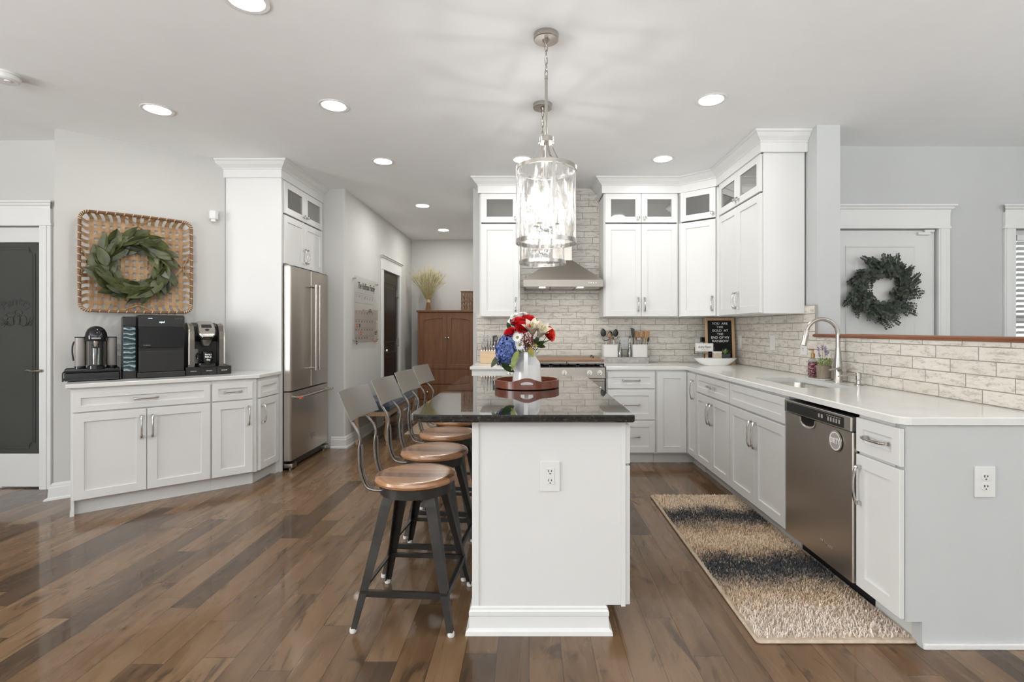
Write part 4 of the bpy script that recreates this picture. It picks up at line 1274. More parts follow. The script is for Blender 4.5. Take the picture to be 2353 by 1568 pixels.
# ------------------------------------------------------------------ range with wooden stove cover
rg = thing('range', 'stainless steel slide-in range with a row of front knobs', 'range', (.3265, 4.68, 0))
RW = .376
MB().box(-RW, RW, .035, .655, .09, .905).build('body', 'steel_dark', rg)
pp = [(.035, .80), (-.012, .812), (.012, .905), (.035, .905)]
mb = MB(); mb.M = Matrix(((0, 0, 1, 0), (1, 0, 0, 0), (0, 1, 0, 0), (0, 0, 0, 1)))
mb.prism(pp, -RW, RW); cp = mb.build('control_panel', 'steel_h', rg)
pn = Vector((0, -.968, .25))
for px_ in (1172, 1216, 1297, 1355, 1378):
    x = xat(px_, 4.67) - .3265
    c = Vector((x, .0005, .858))
    k = MB().cyl(c, c + pn * .008, .024, 20).cyl(c + pn * .008, c + pn * .030, .0195, 20, .0175)
    k.box(x - .004, x + .004, -.042, -.030, .848, .876, .002)
    k.build('knob', 'chrome', cp)
od = MB().box(-RW + .004, RW - .004, .0, .034, .215, .775, .006)
od = od.build('oven_door', 'steel_h', rg)
MB().box(-.26, .26, -.002, .001, .32, .64).build('oven_window', 'black_gloss', od)
h = MB().cyl((-.33, -.050, .725), (.33, -.050, .725), .0125, 14)
for x in (-.30, .30): h.cyl((x, 0, .725), (x, -.05, .725), .009, 10)
h.build('handle', 'nickel', od)
MB().box(-RW + .004, RW - .004, .004, .034, .095, .205, .006).build('warming_drawer', 'steel_h', rg)
MB().box(-RW, RW, .06, .64, 0, .088).build('toe_kick', 'dark_kick', rg)
MB().box(-RW, RW, .012, .650, .906, .914, .002).build('cooktop', 'black_gloss', rg)
for gx in (-.25, 0, .25):
    mb = MB()
    for dx in (-.115, -.04, .04, .115): mb.box(gx + dx - .006, gx + dx + .006, .035, .62, .928, .940)
    for dy in (.035, .18, .33, .48, .61): mb.box(gx - .121, gx + .121, dy, dy + .012, .928, .940)
    for dx in (-.115, .115):
        for dy in (.04, .60): mb.box(gx + dx - .006, gx + dx + .006, dy, dy + .012, .914, .928)
    mb.build('grate', 'black_satin', rg)
sc = thing('stove_cover', 'wooden board laid over the burners of the range', 'stove cover', (.3265, 4.70, .9405))
MB().box(-.37, .37, .0, .56, .020, .040, .006).build('board', 'board', sc)
MB().box(-.365, -.345, .01, .55, 0, .0195).build('side_rail', 'steel_dark', sc); MB().box(.345, .365, .01, .55, 0, .0195).build('side_rail', 'steel_dark', sc)
mb = MB().box(-.343, .02, .012, .028, 0, .0195).box(.026, .343, .012, .028, 0, .0195); mb.build('front_rail', 'steel_dark', sc)
for x in (-.29, .29):
    MB().tube(spline([(x, .20, .039), (x, .20, .058), (x, .28, .062), (x, .36, .058), (x, .36, .039)], 4), .005, 7).build('handle', 'black_wire', sc)

# ------------------------------------------------------------------ range hood
hd = thing('range_hood', 'stainless steel pyramid range hood with narrow chimney', 'range hood', (.3265, KW - .011, 0))
z0, z1, z2 = 1.668, 1.735, 1.950
hw = .381
def rect(w2, f_, bk, z): return [(-w2, -f_, z), (w2, -f_, z), (w2, -bk, z), (-w2, -bk, z)]
MB().loft([rect(hw, .485, 0, z0), rect(hw, .485, 0, z1)], True, False, smooth=False).loft([rect(hw, .485, 0, z1), rect(hw - .004, .48, 0, z1 + .002)], False, False, smooth=False).build('rim_band', 'steel_h', hd)
MB().loft([rect(hw - .004, .48, 0, z1 + .002), rect(.104, .27, 0, z2)], False, True, smooth=False).build('pyramid', 'steel_h', hd)
MB().box(-.100, .100, -.265, 0, z2 + .001, CEIL - .003).build('chimney', 'steel', hd)
for x in (-.20, .17):
    MB().lathe([(0, -.004), (.026, -.004), (.030, -.0005), (.030, 0)], 20, (x, -.42, z0)).build('hood_lamp', 'hood_led', hd)
for x in (-.24, 0, .24): MB().box(x - .115, x + .115, -.38, -.04, z0 - .006, z0 - .0005).build('filter', 'steel_dark', hd)
for i in range(4):
    x = .245 + .022 * i
    MB().cyl((x, -.485, 1.705), (x, -.490, 1.705), .0062, 12).build('push_button', 'chrome', hd)

# ------------------------------------------------------------------ sink, tap, soap pump
sk = thing('sink', 'undermount stainless steel sink set in the white worktop', 'sink', (0, 0, 0))
def rr(d, z, r_=.05): return [(x, y, z) for x, y in rrect(1.60 - d, 1.935 + d, 2.985 - d, 3.62 + d, r_, 6)]
MB().loft([rr(.016, .8835), rr(.004, .8835), rr(.002, .875), rr(-.004, .74), rr(-.012, .722, .055), rr(-.03, .714, .05)], False, True).build('basin', 'nickel', sk)
MB().lathe([(0, .7160), (.036, .7160), (.042, .7185), (.044, .7150)], 24, (1.80, 3.30, 0)).build('drain', 'chrome', sk)
fx, fy = 2.022, 3.32
fa = thing('kitchen_faucet', 'tall brushed nickel gooseneck faucet behind the sink', 'faucet', (fx, fy, CT + .0004))
MB().lathe([(0, 0), (.030, 0), (.030, .004), (.027, .010), (.0255, .09), (.024, .13), (.0195, .17), (.0165, .215), (.0150, .225), (0, .226)], 24).build('base', 'nickel', fa)
pts = [(0, 0, .222), (0, 0, .30)]
rr_ = .106
for k in range(0, 19): pts.append((-rr_ + rr_ * math.cos(PI * k / 20), 0, .306 + rr_ * math.sin(PI * k / 20)))
e_ = Vector(pts[-1])
MB().tube(pts, .0135, 14).build('spout', 'nickel', fa)
dd = Vector((-.20, 0, -.98)).normalized()
MB().tube([e_, e_ + dd * .004, e_ + dd * .006, e_ + dd * .075, e_ + dd * .10, e_ + dd * .102], [.0145, .0150, .0155, .0175, .0195, .018], 18).tube([e_ + dd * .03 + Vector((.014, 0, 0)), e_ + dd * .075 + Vector((.0185, 0, 0))], .006, 6).build('spray_head', 'nickel', fa)
k = MB().cyl((0, -.02, .082), (0, -.066, .087), .017, 16, .0155).tube(spline([(0, -.055, .090), (-.035, -.060, .092), (-.095, -.062, .084)], 4), .0065, 8)
k.build('lever_handle', 'nickel', fa)
sp = thing('soap_pump', 'small nickel soap pump beside the gooseneck faucet', 'soap pump', (2.030, 3.125, CT + .0004))
MB().lathe([(0, 0), (.024, 0), (.024, .004), (.014, .008), (.012, .03), (.016, .034), (.0165, .075), (.013, .080), (0, .081)], 20).build('base', 'nickel', sp)
MB().tube(spline([(0, 0, .062), (-.05, .0, .063), (-.105, 0, .060), (-.125, 0, .054)], 4), [.007] * 4 + [.006] * 4 + [.0045] * 5, 8).build('spout', 'nickel', sp)

# ------------------------------------------------------------------ bar stools
def make_stool(x, y, rz, label):
    r_ = thing('bar_stool', label, 'bar stool', (x, y, 0), rz, 'bar stools along the island')
    # seat towards +x, backrest on the -x side
    MB().lathe([(0, .578), (.170, .578), (.179, .584), (.182, .594), (.178, .605), (.168, .609), (.150, .6095), (0, .607)], 48).build('seat', 'seat', r_)
    MB().lathe([(.155, .577), (.160, .577), (.160, .535), (.155, .535), (.155, .577)], 40).lathe([(0, .571), (.156, .571), (.156, .5765), (0, .5765)], 40).build('seat_ring', 'stool_leg', r_)
    for sx_, sy in ((-1, -1), (1, -1), (1, 1), (-1, 1)):
        top = Vector((.105 * sx_, .105 * sy, .565)); mid = Vector((.122 * sx_, .122 * sy, .50)); ft = Vector((.214 * sx_, .214 * sy, .014))
        mb = MB()
        # folded sheet leg: an angle section that narrows to the foot
        dg = Vector((sx_, sy, 0)).normalized()
        def sect(p, wd):
            ax, ay = Vector((-sx_, 0, 0)), Vector((0, -sy, 0))
            th_ = .004
            return [p, p + ax * wd, p + ax * wd + ay * th_, p + ax * th_ + ay * th_, p + ax * th_ + ay * wd, p + ay * wd]
        mb.loft([sect(top, .048), sect(mid, .046), sect(mid.lerp(ft, .5), .038), sect(ft, .024)], smooth=False)
        lg = mb.build('leg', 'stool_leg', r_)
        MB().lathe([(0, 0), (.013, 0), (.015, .005), (.014, .016), (0, .017)], 14, (ft.x - .008 * sx_, ft.y - .008 * sy, 0)).build('foot_cap', 'white_plastic', lg)['label'] = 'white plastic foot cap'
    q = .188
    for a, b in (((-q, -q), (q, -q)), ((q, -q), (q, q)), ((q, q), (-q, q)), ((-q, q), (-q, -q))):
        hz_ = .150
        A_, B_ = Vector((*a, hz_)), Vector((*b, hz_))
        ctr = (A_ + B_) / 2; inn = Vector((-ctr.x, -ctr.y, 0)).normalized()
        d = (B_ - A_).normalized()
        mb = MB()
        def s2(p): return [p + Vector((0, 0, -.013)), p + Vector((0, 0, .013)), p + Vector((0, 0, .013)) + inn * .016, p + Vector((0, 0, .010)) + inn * .016, p + Vector((0, 0, .010)) + inn * .003, p + Vector((0, 0, -.013)) + inn * .003]
        mb.loft([s2(A_ + d * .004), s2(B_ - d * .004)], smooth=False)
        mb.build('foot_rail', 'stool_leg', r_)
    # curved back uprights
    for sy in (-1, 1):
        w0 = .092
        pts = [(-.10, w0 * sy, .556), (-.165, w0 * sy, .556), (-.200, w0 * sy, .575), (-.222, w0 * sy, .64), (-.228, w0 * sy, .72), (-.222, w0 * sy, .775), (-.234, w0 * sy, .81), (-.270, w0 * .9 * sy, .857), (-.279, w0 * .84 * sy, .885), (-.2955, w0 * .78 * sy, .93)]
        MB().tube(spline(pts, 6), .0068, 8).build('back_rod', 'rod', r_)
        MB().tube(spline([(-.158, w0 * sy, .575), (-.190, w0 * sy, .592), (-.208, w0 * sy, .65), (-.213, w0 * sy, .715), (-.216, w0 * sy, .755)], 5), .005, 7).build('back_brace', 'rod', r_)
    # slightly curved steel back plate, leaning back
    loops = []
    for i in range(9):
        yy = -.162 + .324 * i / 8
        cv = -.016 * (1 - (2 * i / 8 - 1) ** 2)
        lo = []
        for (dz_, dx_) in ((.866, -.236), (.870, -.2375), (.988, -.290), (.992, -.2915)):
            lo.append((dx_ + cv - .002, yy, dz_))
        up = [(x + .004, y_, z) for x, y_, z in reversed(lo)]
        loops.append(lo + up)
    MB().loft(loops, True, True, smooth=True).build('back_plate', 'gunmetal', r_, sharp=30)
    return r_
st0 = make_stool(-.512, 2.30, R(-4), 'wood and steel bar stool nearest the camera, whole from seat to feet')
dup(st0, (-.515, 2.765, 0), R(-5), 'second bar stool from the camera, just behind the nearest one')
dup(st0, (-.518, 3.235, 0), R(-6), 'third bar stool along the island, between the second and the last')
dup(st0, (-.518, 3.72, 0), R(-8), 'last bar stool, nearest the hallway, seat mostly under the island top')

# ------------------------------------------------------------------ runner rug
rg_ = thing('runner_rug', 'shaggy runner rug with beige and dark bands beside the sink cabinets', 'rug', (.915, 2.03, 0))
RWd, RL = .635, 1.78
MB().box(.004, RWd - .004, .004, RL - .004, .0005, .009, .002).build('backing', 'binding', rg_)
mb = MB()
path = rrect(0, RWd, 0, RL, .012, 3)
mb.tube([(x, y, .0075) for x, y in path], .0065, 7, closed=True)
mb.build('binding', 'binding', rg_)
rnd = random.Random(7)
mb = MB()
V, Fc = [], []
n_t = 27000
for i in range(n_t):
    x, y = .012 + (RWd - .024) * rnd.random(), .022 + (RL - .036) * rnd.random()
    h = .011 + .010 * rnd.random()
    a = rnd.random() * 2 * PI
    ln = .013 * rnd.random() + .004
    dx, dy = math.cos(a) * ln, math.sin(a) * ln
    w_ = .0017 + .0013 * rnd.random()
    px_, py_ = -math.sin(a) * w_, math.cos(a) * w_
    o = len(V)
    V += [(x - px_, y - py_, .008), (x + px_, y + py_, .008), (x + dx * .45 + px_ * .9, y + dy * .45 + py_ * .9, .008 + h * .7), (x + dx * .45 - px_ * .9, y + dy * .45 - py_ * .9, .008 + h * .7), (x + dx, y + dy, .008 + h)]
    Fc += [(o, o + 1, o + 2, o + 3), (o + 3, o + 2, o + 4)]
me = bpy.data.meshes.new('pile'); me.from_pydata(V, [], Fc); me.materials.append(M['pile'])
me.polygons.foreach_set('use_smooth', [True] * len(Fc))
po = bpy.data.objects.new('pile', me); C.objects.link(po); po.parent = rg_; po['kind'] = 'stuff'

# ------------------------------------------------------------------ wall sensors and plates
ms = thing('motion_sensor', 'small white motion sensor in the corner beside the tall cabinet', 'motion sensor', (xat(489, 4.385), 4.395, zat(495, 4.39)), R(20))
mb = MB(); mb.prism([(-.034, .018), (-.034, -.006), (-.020, -.030), (.020, -.030), (.034, -.006), (.034, .018)], -.036, .040, .006)
mb.prism([(-.020, .0), (.020, .0), (.016, -.02), (-.016, -.02)], -.056, -.036)
mb.build('housing', 'white_plastic', ms)
outlet_plate('power_outlet', 'white double-gang outlet on the tile behind the utensil crocks', (xat(1434, 5.335), 5.3395, zat(789, 5.335)), 0, 'duplex', .085, .13)
outlet_plate('power_outlet', 'white outlet on the tile at the left edge of the letter board', (xat(1607, 5.335), 5.3395, zat(793, 5.335)), 0, 'duplex', .085, .125)
ad = thing('power_adapter', 'black plug-in adapter in the outlet beside the letter board', 'adapter', (xat(1617, 5.30), 5.3275, zat(781, 5.30)))
MB().box(-.030, .030, -.035, -.0005, -.022, .024, .005).build('body', 'black_satin', ad)
MB().tube(spline([(0, -.018, -.022), (.002, -.02, -.05), (-.004, -.015, -.12), (.0, -.01, -.195)], 4), .002, 6).build('cord', 'black_satin', ad)
outlet_plate('light_switch', 'white switch plate on the right tile beside the letter board', (TX - .0005, 2.088 * F / (1701 - 1216), zat(786, 5.04)), -PI / 2, 'switch', .074, .125, 'switch')
outlet_plate('light_switch', 'white switch plate on the right tile between corner and faucet', (TX - .0005, 2.088 * F / (1776 - 1216), zat(788, 4.34)), -PI / 2, 'switch', .085, .125, 'switch')
outlet_plate('power_outlet', 'white outlet on the right tile behind the soap bottle', (TX - .0005, 2.088 * F / (1848 - 1216), zat(797, 3.85)), -PI / 2, 'duplex', .085, .125)
outlet_plate('light_switch', 'upper white switch plate beside the dark hallway door', (HX + .0005, 6.50, zat(748, 6.5)), PI / 2, 'switch', .078, .12, 'switch')
outlet_plate('light_switch', 'lower white switch plate beside the dark hallway door', (HX + .0005, 6.42, zat(774, 6.42)), PI / 2, 'switch', .10, .12, 'switch')
# ------------------------------------------------------------------ coffee counter
def cbloc(px, y, z=CTC + .0004):
    X, Y = CB(cbx(px, y), y)
    return (X, Y, z)
def frame_cb(mb): return mb
# black wire pod drawer
ya = .17
xl, xr = cbx(142, ya), cbx(279, ya)
Wd = xr - xl
Yd = CB(xl, ya)[1]
pdw = thing('coffee_pod_organizer', 'black wire-framed pod drawer under the dome-topped coffee machine', 'pod drawer', (*CB(xl, ya), CTC + .0004), TH)
PH = .078
PD = .33
MB().box(.012, Wd - .012, .004, PD, .004, PH - .020, .004).build('drawer', 'black_gloss', pdw)
f = MB()
lo = [(0.02, -.008), (Wd * .33, -.008), (Wd * .40, .001), (Wd * .46, .010), (Wd * .54, .010), (Wd * .60, .001), (Wd * .67, -.008), (Wd - .02, -.008)]
f.prism([(a, b) for a, b in lo] + [(Wd - .02, -.014), (.02, -.014)], 0, .01)
f = MB()
ft = [(.014, .006), (Wd - .014, .006), (Wd - .014, PH - .022), (Wd * .66, PH - .022), (Wd * .58, PH - .034), (Wd * .42, PH - .034), (Wd * .34, PH - .022), (.014, PH - .022)]
f.M = Matrix.Rotation(PI / 2, 4, 'X')
f.prism(ft, -.004, .010)
f.build('drawer_front', 'black_gloss', pdw)
fw = MB()
r0 = .0045
for y in (0.0, PD):
    fw.tube(spline([(r0, y, 0.004), (r0, y, PH - .022), (r0 + .008, y, PH - .006), (r0 + .022, y, PH - r0), (Wd / 2, y, PH - r0), (Wd - r0 - .022, y, PH - r0), (Wd - r0 - .008, y, PH - .006), (Wd - r0, y, PH - .022), (Wd - r0, y, .004)], 4), r0, 7)
for x in (r0, Wd - r0): fw.cyl((x, 0, .006), (x, PD, .006), r0, 7).cyl((x, 0, PH - .020), (x, PD, PH - .020), .003, 7)
fw.build('wire_frame', 'black_wire', pdw)
MB().box(.010, Wd - .010, .004, PD - .004, PH - .014, PH - .009, .001).build('shelf', 'black_satin', pdw)

# dome pod machine
zb = CTC + PH + .0012
yb = .32
xc = cbx(221, yb)
pm = thing('pod_coffee_machine', 'black dome-topped pod coffee machine on the wire drawer', 'coffee machine', (*CB(xc, yb), zb), TH)
MB().box(-.058, .060, -.11, .10, 0, .024, .006).lathe([(0, .024), (.062, .024), (.062, .0), (0, 0)], 28, (0, -.085, 0)).build('base', 'black_gloss', pm)
MB().lathe([(0, .025), (.044, .025), (.046, .030), (.040, .033), (0, .033)], 28, (0, -.092, 0)).build('drip_grid', 'chrome', pm)
MB().lathe([(.0, .024), (.070, .024), (.070, .205), (.0, .205)], 40, (0, .01, 0)).build('column', 'matte_black', pm)
k = MB()
arc = [(.0715 * math.sin(R(a)), .01 - .0715 * math.cos(R(a))) for a in range(42, 319, 6)]
k.loft([[(x, y, z) for x, y in arc] for z in (.024, .205)], False, False, closed=False)
k.build('side_shell', 'grey_plastic', pm)
MB().lathe([(0, .202), (.077, .202), (.079, .207), (.0795, .235), (.074, .262), (.061, .287), (.042, .303), (.020, .310), (0, .311)], 40, (0, .0, 0)).build('dome', 'black_gloss', pm)
text(MB(), 'NESPRESSO', .0125, at(0, -.0805, .222) @ FRONT, bold=.0002).build('lettering', 'white_ink', pm)
MB().lathe([(0, .160), (.014, .160), (.020, .180), (.022, .2015), (0, .2015)], 20, (0, -.055, 0)).build('nozzle', 'chrome', pm)
MB().lathe([(.0, .034), (.030, .034), (.033, .1), (.034, .150), (.0325, .150), (.031, .1), (.028, .038), (0, .038)], 24, (0, -.088, 0)).build('glass_cup', 'bottle_glass', pm)
for nm, xx, mt in (('water_tank', -.108, 'tan_plastic'), ('capsule_container', .108, 'tan_plastic')):
    t_ = MB().lathe([(0, .020), (.036, .020), (.037, .024), (.037, .225), (0, .225)], 28, (xx, .02, 0)).build(nm, mt, pm)
    MB().lathe([(0, .2255), (.038, .2255), (.039, .229), (.037, .233), (0, .234)], 28, (xx, .02, 0)).build('lid', 'black_satin', t_)
    MB().lathe([(0, 0), (.039, 0), (.039, .0195), (0, .0195)], 28, (xx, .02, 0)).build('tank_base', 'black_gloss', t_)
k = MB()
k.tube(spline([(-.146, .03, .20), (-.158, .03, .17), (-.160, .03, .12), (-.152, .03, .06)], 5), .006, 8); k.build('tank_grip', 'black_satin', pm)
pm.scale = (.82, .85, 1)
tag(MB().tube(spline([CB(cbx(255, .46), .46) + (CTC + .17,), CB(cbx(262, .42), .42) + (CTC + .12,), CB(cbx(262, .40), .40) + (CTC + .09,), CB(cbx(268, .45), .45) + (CTC + .045,), CB(cbx(283, .50), .50) + (CTC + .006,)], 6), .0035, 7).build('appliance_cable', 'black_satin'), 'black power cord between pod machine and ice maker', 'cord')
px_o = CB(cbx(268, .559), .559)
outlet_plate('power_outlet', 'white outlet on the diagonal wall behind the coffee machines', (px_o[0], px_o[1], zat(800, px_o[1])), TH, 'duplex', .085, .125)

# ice maker with side tank
ya = .17
xl, xr = cbx(317, ya), cbx(425, ya)
Yc = CB((xl + xr) / 2, ya)[1]
IW = xr - xl
IH = zat(725, Yc + .02) - CTC
im = thing('ice_maker', 'large black countertop ice maker with shiny teal water tank on its left', 'ice maker', (*CB(xl, ya), CTC + .0004), TH)
ID = .375
def yz(poly, x0, x1, mb):
    mb.M = Matrix(((0, 0, 1, 0), (1, 0, 0, 0), (0, 1, 0, 0), (0, 0, 0, 1)))
    mb.prism(poly, x0, x1)
    mb.M = None
    return mb
body = yz([(.026, .02), (ID, .02), (ID, IH - .01), (ID - .01, IH), (.05, IH), (.03, IH - .012), (.026, IH - .1)], .004, IW - .004, MB())
body.build('body', 'black_satin', im)
zs = IH - .088
k = MB()
k.loft([[(x, .030, z) for x, z in rrect(0, IW, zs, IH + .001, .014, 4)], [(x, .004, z) for x, z in rrect(.002, IW - .002, zs, IH - .004, .012, 4)]], True, True, smooth=False)
k.build('top_fascia', 'black_satin', im)
zd = IH * .475
k = MB()
k.loft([[(x, .028, z) for x, z in rrect(.002, IW - .002, zd, zs - .002, .02, 4)], [(x, -.004, z) for x, z in rrect(.004, IW - .004, zd + .004, zs - .002, .018, 4)]], True, True, smooth=False)
k.build('ice_window', 'black_gloss', im)
k = MB()
k.box(.006, IW - .006, .002, .026, .045, zd - .022, .004); k.build('front_panel', 'black_satin', im)
MB().box(-.004, IW + .002, -.008, ID, 0, .044, .008).build('drip_base', 'black_satin', im)
text(MB(), 'opal', .020, at(IW * .50, .0030, IH - .052) @ FRONT, bold=.0004).build('lettering', 'led_blue', im)
MB().box(IW * .21, IW * .30, .0024, .0036, IH - .026, IH - .022).build('status_light', 'led_blue', im)
text(MB(), 'ICE  ADD  CLEAN', .0065, at(IW * .87, .0030, IH - .026) @ FRONT).build('button_marks', 'tan_plastic', im)
text(MB(), 'FirstBuild', .011, at(IW * .18, -.0046, zd + .022) @ FRONT).build('maker_mark', 'tan_plastic', im)
# side tank
ty = .045
x0t, x1t = cbx(281, ya + ty) - xl, -.007
zt0, zt1 = .055, IH - .085
k = MB().box(x0t, x1t, ty + .015, ID - .04, 0, IH - .012, .008)
tb = k.build('side_tank', 'black_satin', im)
MB().box(x0t + .006, x1t - .004, ty + .002, ty + .0145, zt0, IH * .29, .004).box(x0t + .006, x1t - .004, ty + .002, ty + .0145, IH * .293, zt1, .004).build('tank_window', 'tank', tb)
MB().box(x0t, x1t, ty, ty + .0145, .0, zt0 - .001, .003).build('tank_foot', 'black_satin', tb)
MB().box(x0t, x1t, ty, ty + .0145, zt1 + .001, IH - .012, .004).build('tank_cap', 'black_satin', tb)

# pod brewer on its three-drawer box
ya = .20
xl, xr = cbx(426.5, ya), cbx(532, ya)
BW = xr - xl
BH = .066
bx_ = thing('pod_storage', 'dark grey box with three small drawers under the brewer', 'drawer box', (*CB(xl, ya), CTC + .0004), TH)
MB().box(0, BW, .012, .34, 0, BH, .003).build('body', 'black_satin', bx_)
for i in range(3):
    a, b = BW * i / 3, BW * (i + 1) / 3
    d = MB().box(a + .001, b - .001, 0, .0115, .001, BH - .001, .002).build('drawer', 'black_satin', bx_)
    MB().box((a + b) / 2 - .021, (a + b) / 2 + .021, -.004, 0, BH * .5 - .004, BH * .5 + .004, .0015).build('pull', 'chrome', d)
zb = CTC + BH + .0012
yb = .33
br = thing('pod_brewer', 'bronze and black pod brewer on the three-drawer box', 'coffee machine', (*CB(cbx(469, yb), yb), zb), TH)
hw = (cbx(511, yb) - cbx(428, yb)) / 2
BT = zat(742, CB(cbx(469, yb), yb)[1]) - zb
MB().box(-hw * .82, hw * .82, -.02, .13, 0, BT - .03, .02).build('body', 'black_satin', br)
for sx_ in (-1, 1):
    k = MB()
    # arched side shell
    prof = [(-.135, 0), (-.150, .02), (-.150, BT * .62), (-.135, BT * .80), (-.10, BT * .92), (-.04, BT * .97), (.05, BT * .985), (.12, BT * .95), (.14, BT * .88), (.14, 0)]
    xo, xi = sx_ * hw, sx_ * (hw - .042)
    yz(prof, min(xo, xi), max(xo, xi), k)
    k.build('side_shell', 'grey_plastic', br)
    k = MB(); k.tube([(sx_ * (hw - .006), p_[0] - .001, p_[1]) for p_ in prof[1:8]], .007, 8); k.build('edge_band', 'silver_plastic', br)
yz([(-.05, .245), (-.05, BT - .03), (.06, BT + .0), (.13, BT - .015), (.13, .20), (-.02, .20)], -hw + .043, hw - .043, MB()).build('head', 'black_satin', br)
# sloping lid with screen
k = MB()
ln = [(-.175, BT * .66), (-.168, BT * .72), (-.150, BT * .80), (-.09, BT * .93), (-.02, BT * 1.005), (.02, BT * 1.012)]
wdt = [.034, .052, .062, .060, .054, .050]
k.loft([[(-w_, y, z), (-w_ * .9, y - .006, z + .008), (w_ * .9, y - .006, z + .008), (w_, y, z), (w_, y + .03, z - .014), (-w_, y + .03, z - .014)] for (y, z), w_ in zip(ln, wdt)], smooth=True)
k.build('lid', 'silver_plastic', br)
d_ = (Vector((0, -.09, BT * .93)) - Vector((0, -.150, BT * .80))).normalized()
nrm = Vector((0, -d_.z, d_.y))
def on_lid(u, v, o): return Vector((u, -.150, BT * .80)) + d_ * v + nrm * o + Vector((0, -.006, .008))
MB().loft([[on_lid(u, v, .0005) for u, v in ((-.036, .035), (.036, .035), (.034, .075), (-.034, .075))], [on_lid(u, v, .002) for u, v in ((-.036, .035), (.036, .035), (.034, .075), (-.034, .075))]], smooth=False).build('screen', 'black_gloss', br)
MB().loft([[on_lid(.016 * math.cos(a), .008 + .012 * math.sin(a), .0005) for a in [2 * PI * q / 20 for q in range(20)]], [on_lid(.015 * math.cos(a), .008 + .011 * math.sin(a), .0025) for a in [2 * PI * q / 20 for q in range(20)]]], smooth=False).build('brew_button', 'black_gloss', br)
MB().lathe([(0, .168), (.026, .168), (.036, .185), (.042, .215), (0, .215)], 24, (0, -.105, 0)).build('spout', 'grey_plastic', br)
MB().lathe([(0, 0), (.070, 0), (.074, .006), (.074, .026), (.066, .030), (0, .029)], 36, (0, -.105, 0)).build('drip_tray', 'black_gloss', br)
MB().box(-hw + .044, -hw + .078, -.06, -.0205, .0, .14, .004).build('inner_panel', 'tan_plastic', br)
mg_l = br.matrix_basis if False else None
mloc = Matrix.Translation(Vector((*CB(cbx(469, yb), yb), zb))) @ Matrix.Rotation(TH, 4, 'Z') @ Vector((.006, -.105, .0305))
mug = thing('mug', 'black mug reading have a NICE day on the pod brewer', 'mug', mloc, TH - R(6))
MB().lathe([(0, 0), (.034, 0), (.037, .003), (.0405, .088), (.0395, .0895), (.037, .088), (.034, .008), (0, .006)], 36).build('cup', 'black_gloss', mug)
MB().tube(spline([(-.039, 0, .076), (-.060, 0, .078), (-.072, 0, .055), (-.062, 0, .028), (-.037, 0, .014)], 5), .0055, 8).build('handle', 'black_gloss', mug)
for s_, z, sz, b_ in (('have a', .068, .0185, .0006), ('NICE', .046, .0215, .0007), ('day', .024, .0205, .0006)):
    pass
k = MB()
for s_, z, sz, b_ in (('have a', .068, .0190, .0006), ('NICE', .047, .0225, .0008), ('day', .025, .0205, .0006)):
    tm = MB(); text(tm, s_, sz, Matrix.Identity(4), bold=b_, ext=.0003)
    rad = .0372 + .0033 * z / .088 + .0004
    vs = []
    for v in tm.v:
        a = (v.x + .008) / rad
        vs.append(((rad + v.z) * math.sin(a), -(rad + v.z) * math.cos(a), z + v.y))
    k.raw(vs, tm.f)
k.build('lettering', 'white_ink', mug)

# ------------------------------------------------------------------ woven tobacco basket and magnolia wreath on the diagonal wall
WY = .558
bxl, bxr = cbx(180, WY - .09), cbx(442, WY - .09)
bc = (bxl + bxr) / 2
BWd = bxr - bxl
bcx, bcy = CB(bc, WY)
bk = thing('tobacco_basket', 'square flat woven basket hanging on the diagonal wall', 'basket', (bcx, bcy, 1.775), TH)
hs = BWd / 2 - .006          # half size of rim
hz2 = .375
hb, hbz = hs - .045, hz2 - .045
dep = .085
mb = MB()
rnd = random.Random(3)
def strips(n, half, hbase, rim_half, rim_other, vertical):
    for i in range(n):
        t_ = -1 + 2 * (i + .5) / n
        c0_ = t_ * half
        c1_ = t_ * rim_half * .97
        m = n * 2
        pts = []
        for k in range(n + 1):
            u_ = -hbase + 2 * hbase * k / n
            wv_ = .0032 * (1 if (k + i + (0 if vertical else 1)) % 2 else -1)
            pts.append((c0_, -.012 + wv_, u_))
        pts = [(c1_, -dep, -rim_other), (c1_ * .5 + c0_ * .5, -dep * .5, -rim_other + .012), (c0_, -.02, -hbase - .008)] + pts + [(c0_, -.02, hbase + .008), (c1_ * .5 + c0_ * .5, -dep * .5, rim_other - .012), (c1_, -dep, rim_other)]
        if not vertical: pts = [(c, b_, a) for a, b_, c in pts]
        mb.ribbon(pts, (1, 0, 0) if vertical else (0, 0, 1), (.027 if vertical else .026) * (.92 + .16 * rnd.random()), .0016)
strips(13, hb, hbz, hs, hz2, True)
strips(13, hbz, hb, hz2, hs, False)
mb.build('weave', 'strip', bk)
for sx_, sz in ((0, 1), (0, -1), (1, 0), (-1, 0)):
    k = MB()
    for q in (-1, 1):
        if sx_ == 0:
            pts = [(-.10 * q, -.022, sz * (hbz - .085)), (0, -.026, sz * (hbz - .01)), (.075 * q, -dep * .55, sz * (hz2 - .02)), (.10 * q, -dep + .004, sz * (hz2 - .002))]
        else:
            pts = [(sx_ * (hb - .085), -.022, -.10 * q), (sx_ * (hb - .01), -.026, 0), (sx_ * (hs - .02), -dep * .55, .075 * q), (sx_ * (hs - .002), -dep + .004, .10 * q)]
        k.ribbon(spline(pts, 4), (0, 0, 1) if sx_ else (1, 0, 0), .026, .0018)
    k.build('cross_brace', 'strip', bk)
rim = rrect(-hs, hs, -hz2, hz2, .055, 6)
def rimpt(x, z, o=0):
    b_ = .010
    return (x * (1 + b_ * math.cos(PI * z / (2 * hz2))) , -dep + o, z * (1 + .018 * math.cos(PI * x / (2 * hs))))
dense = []
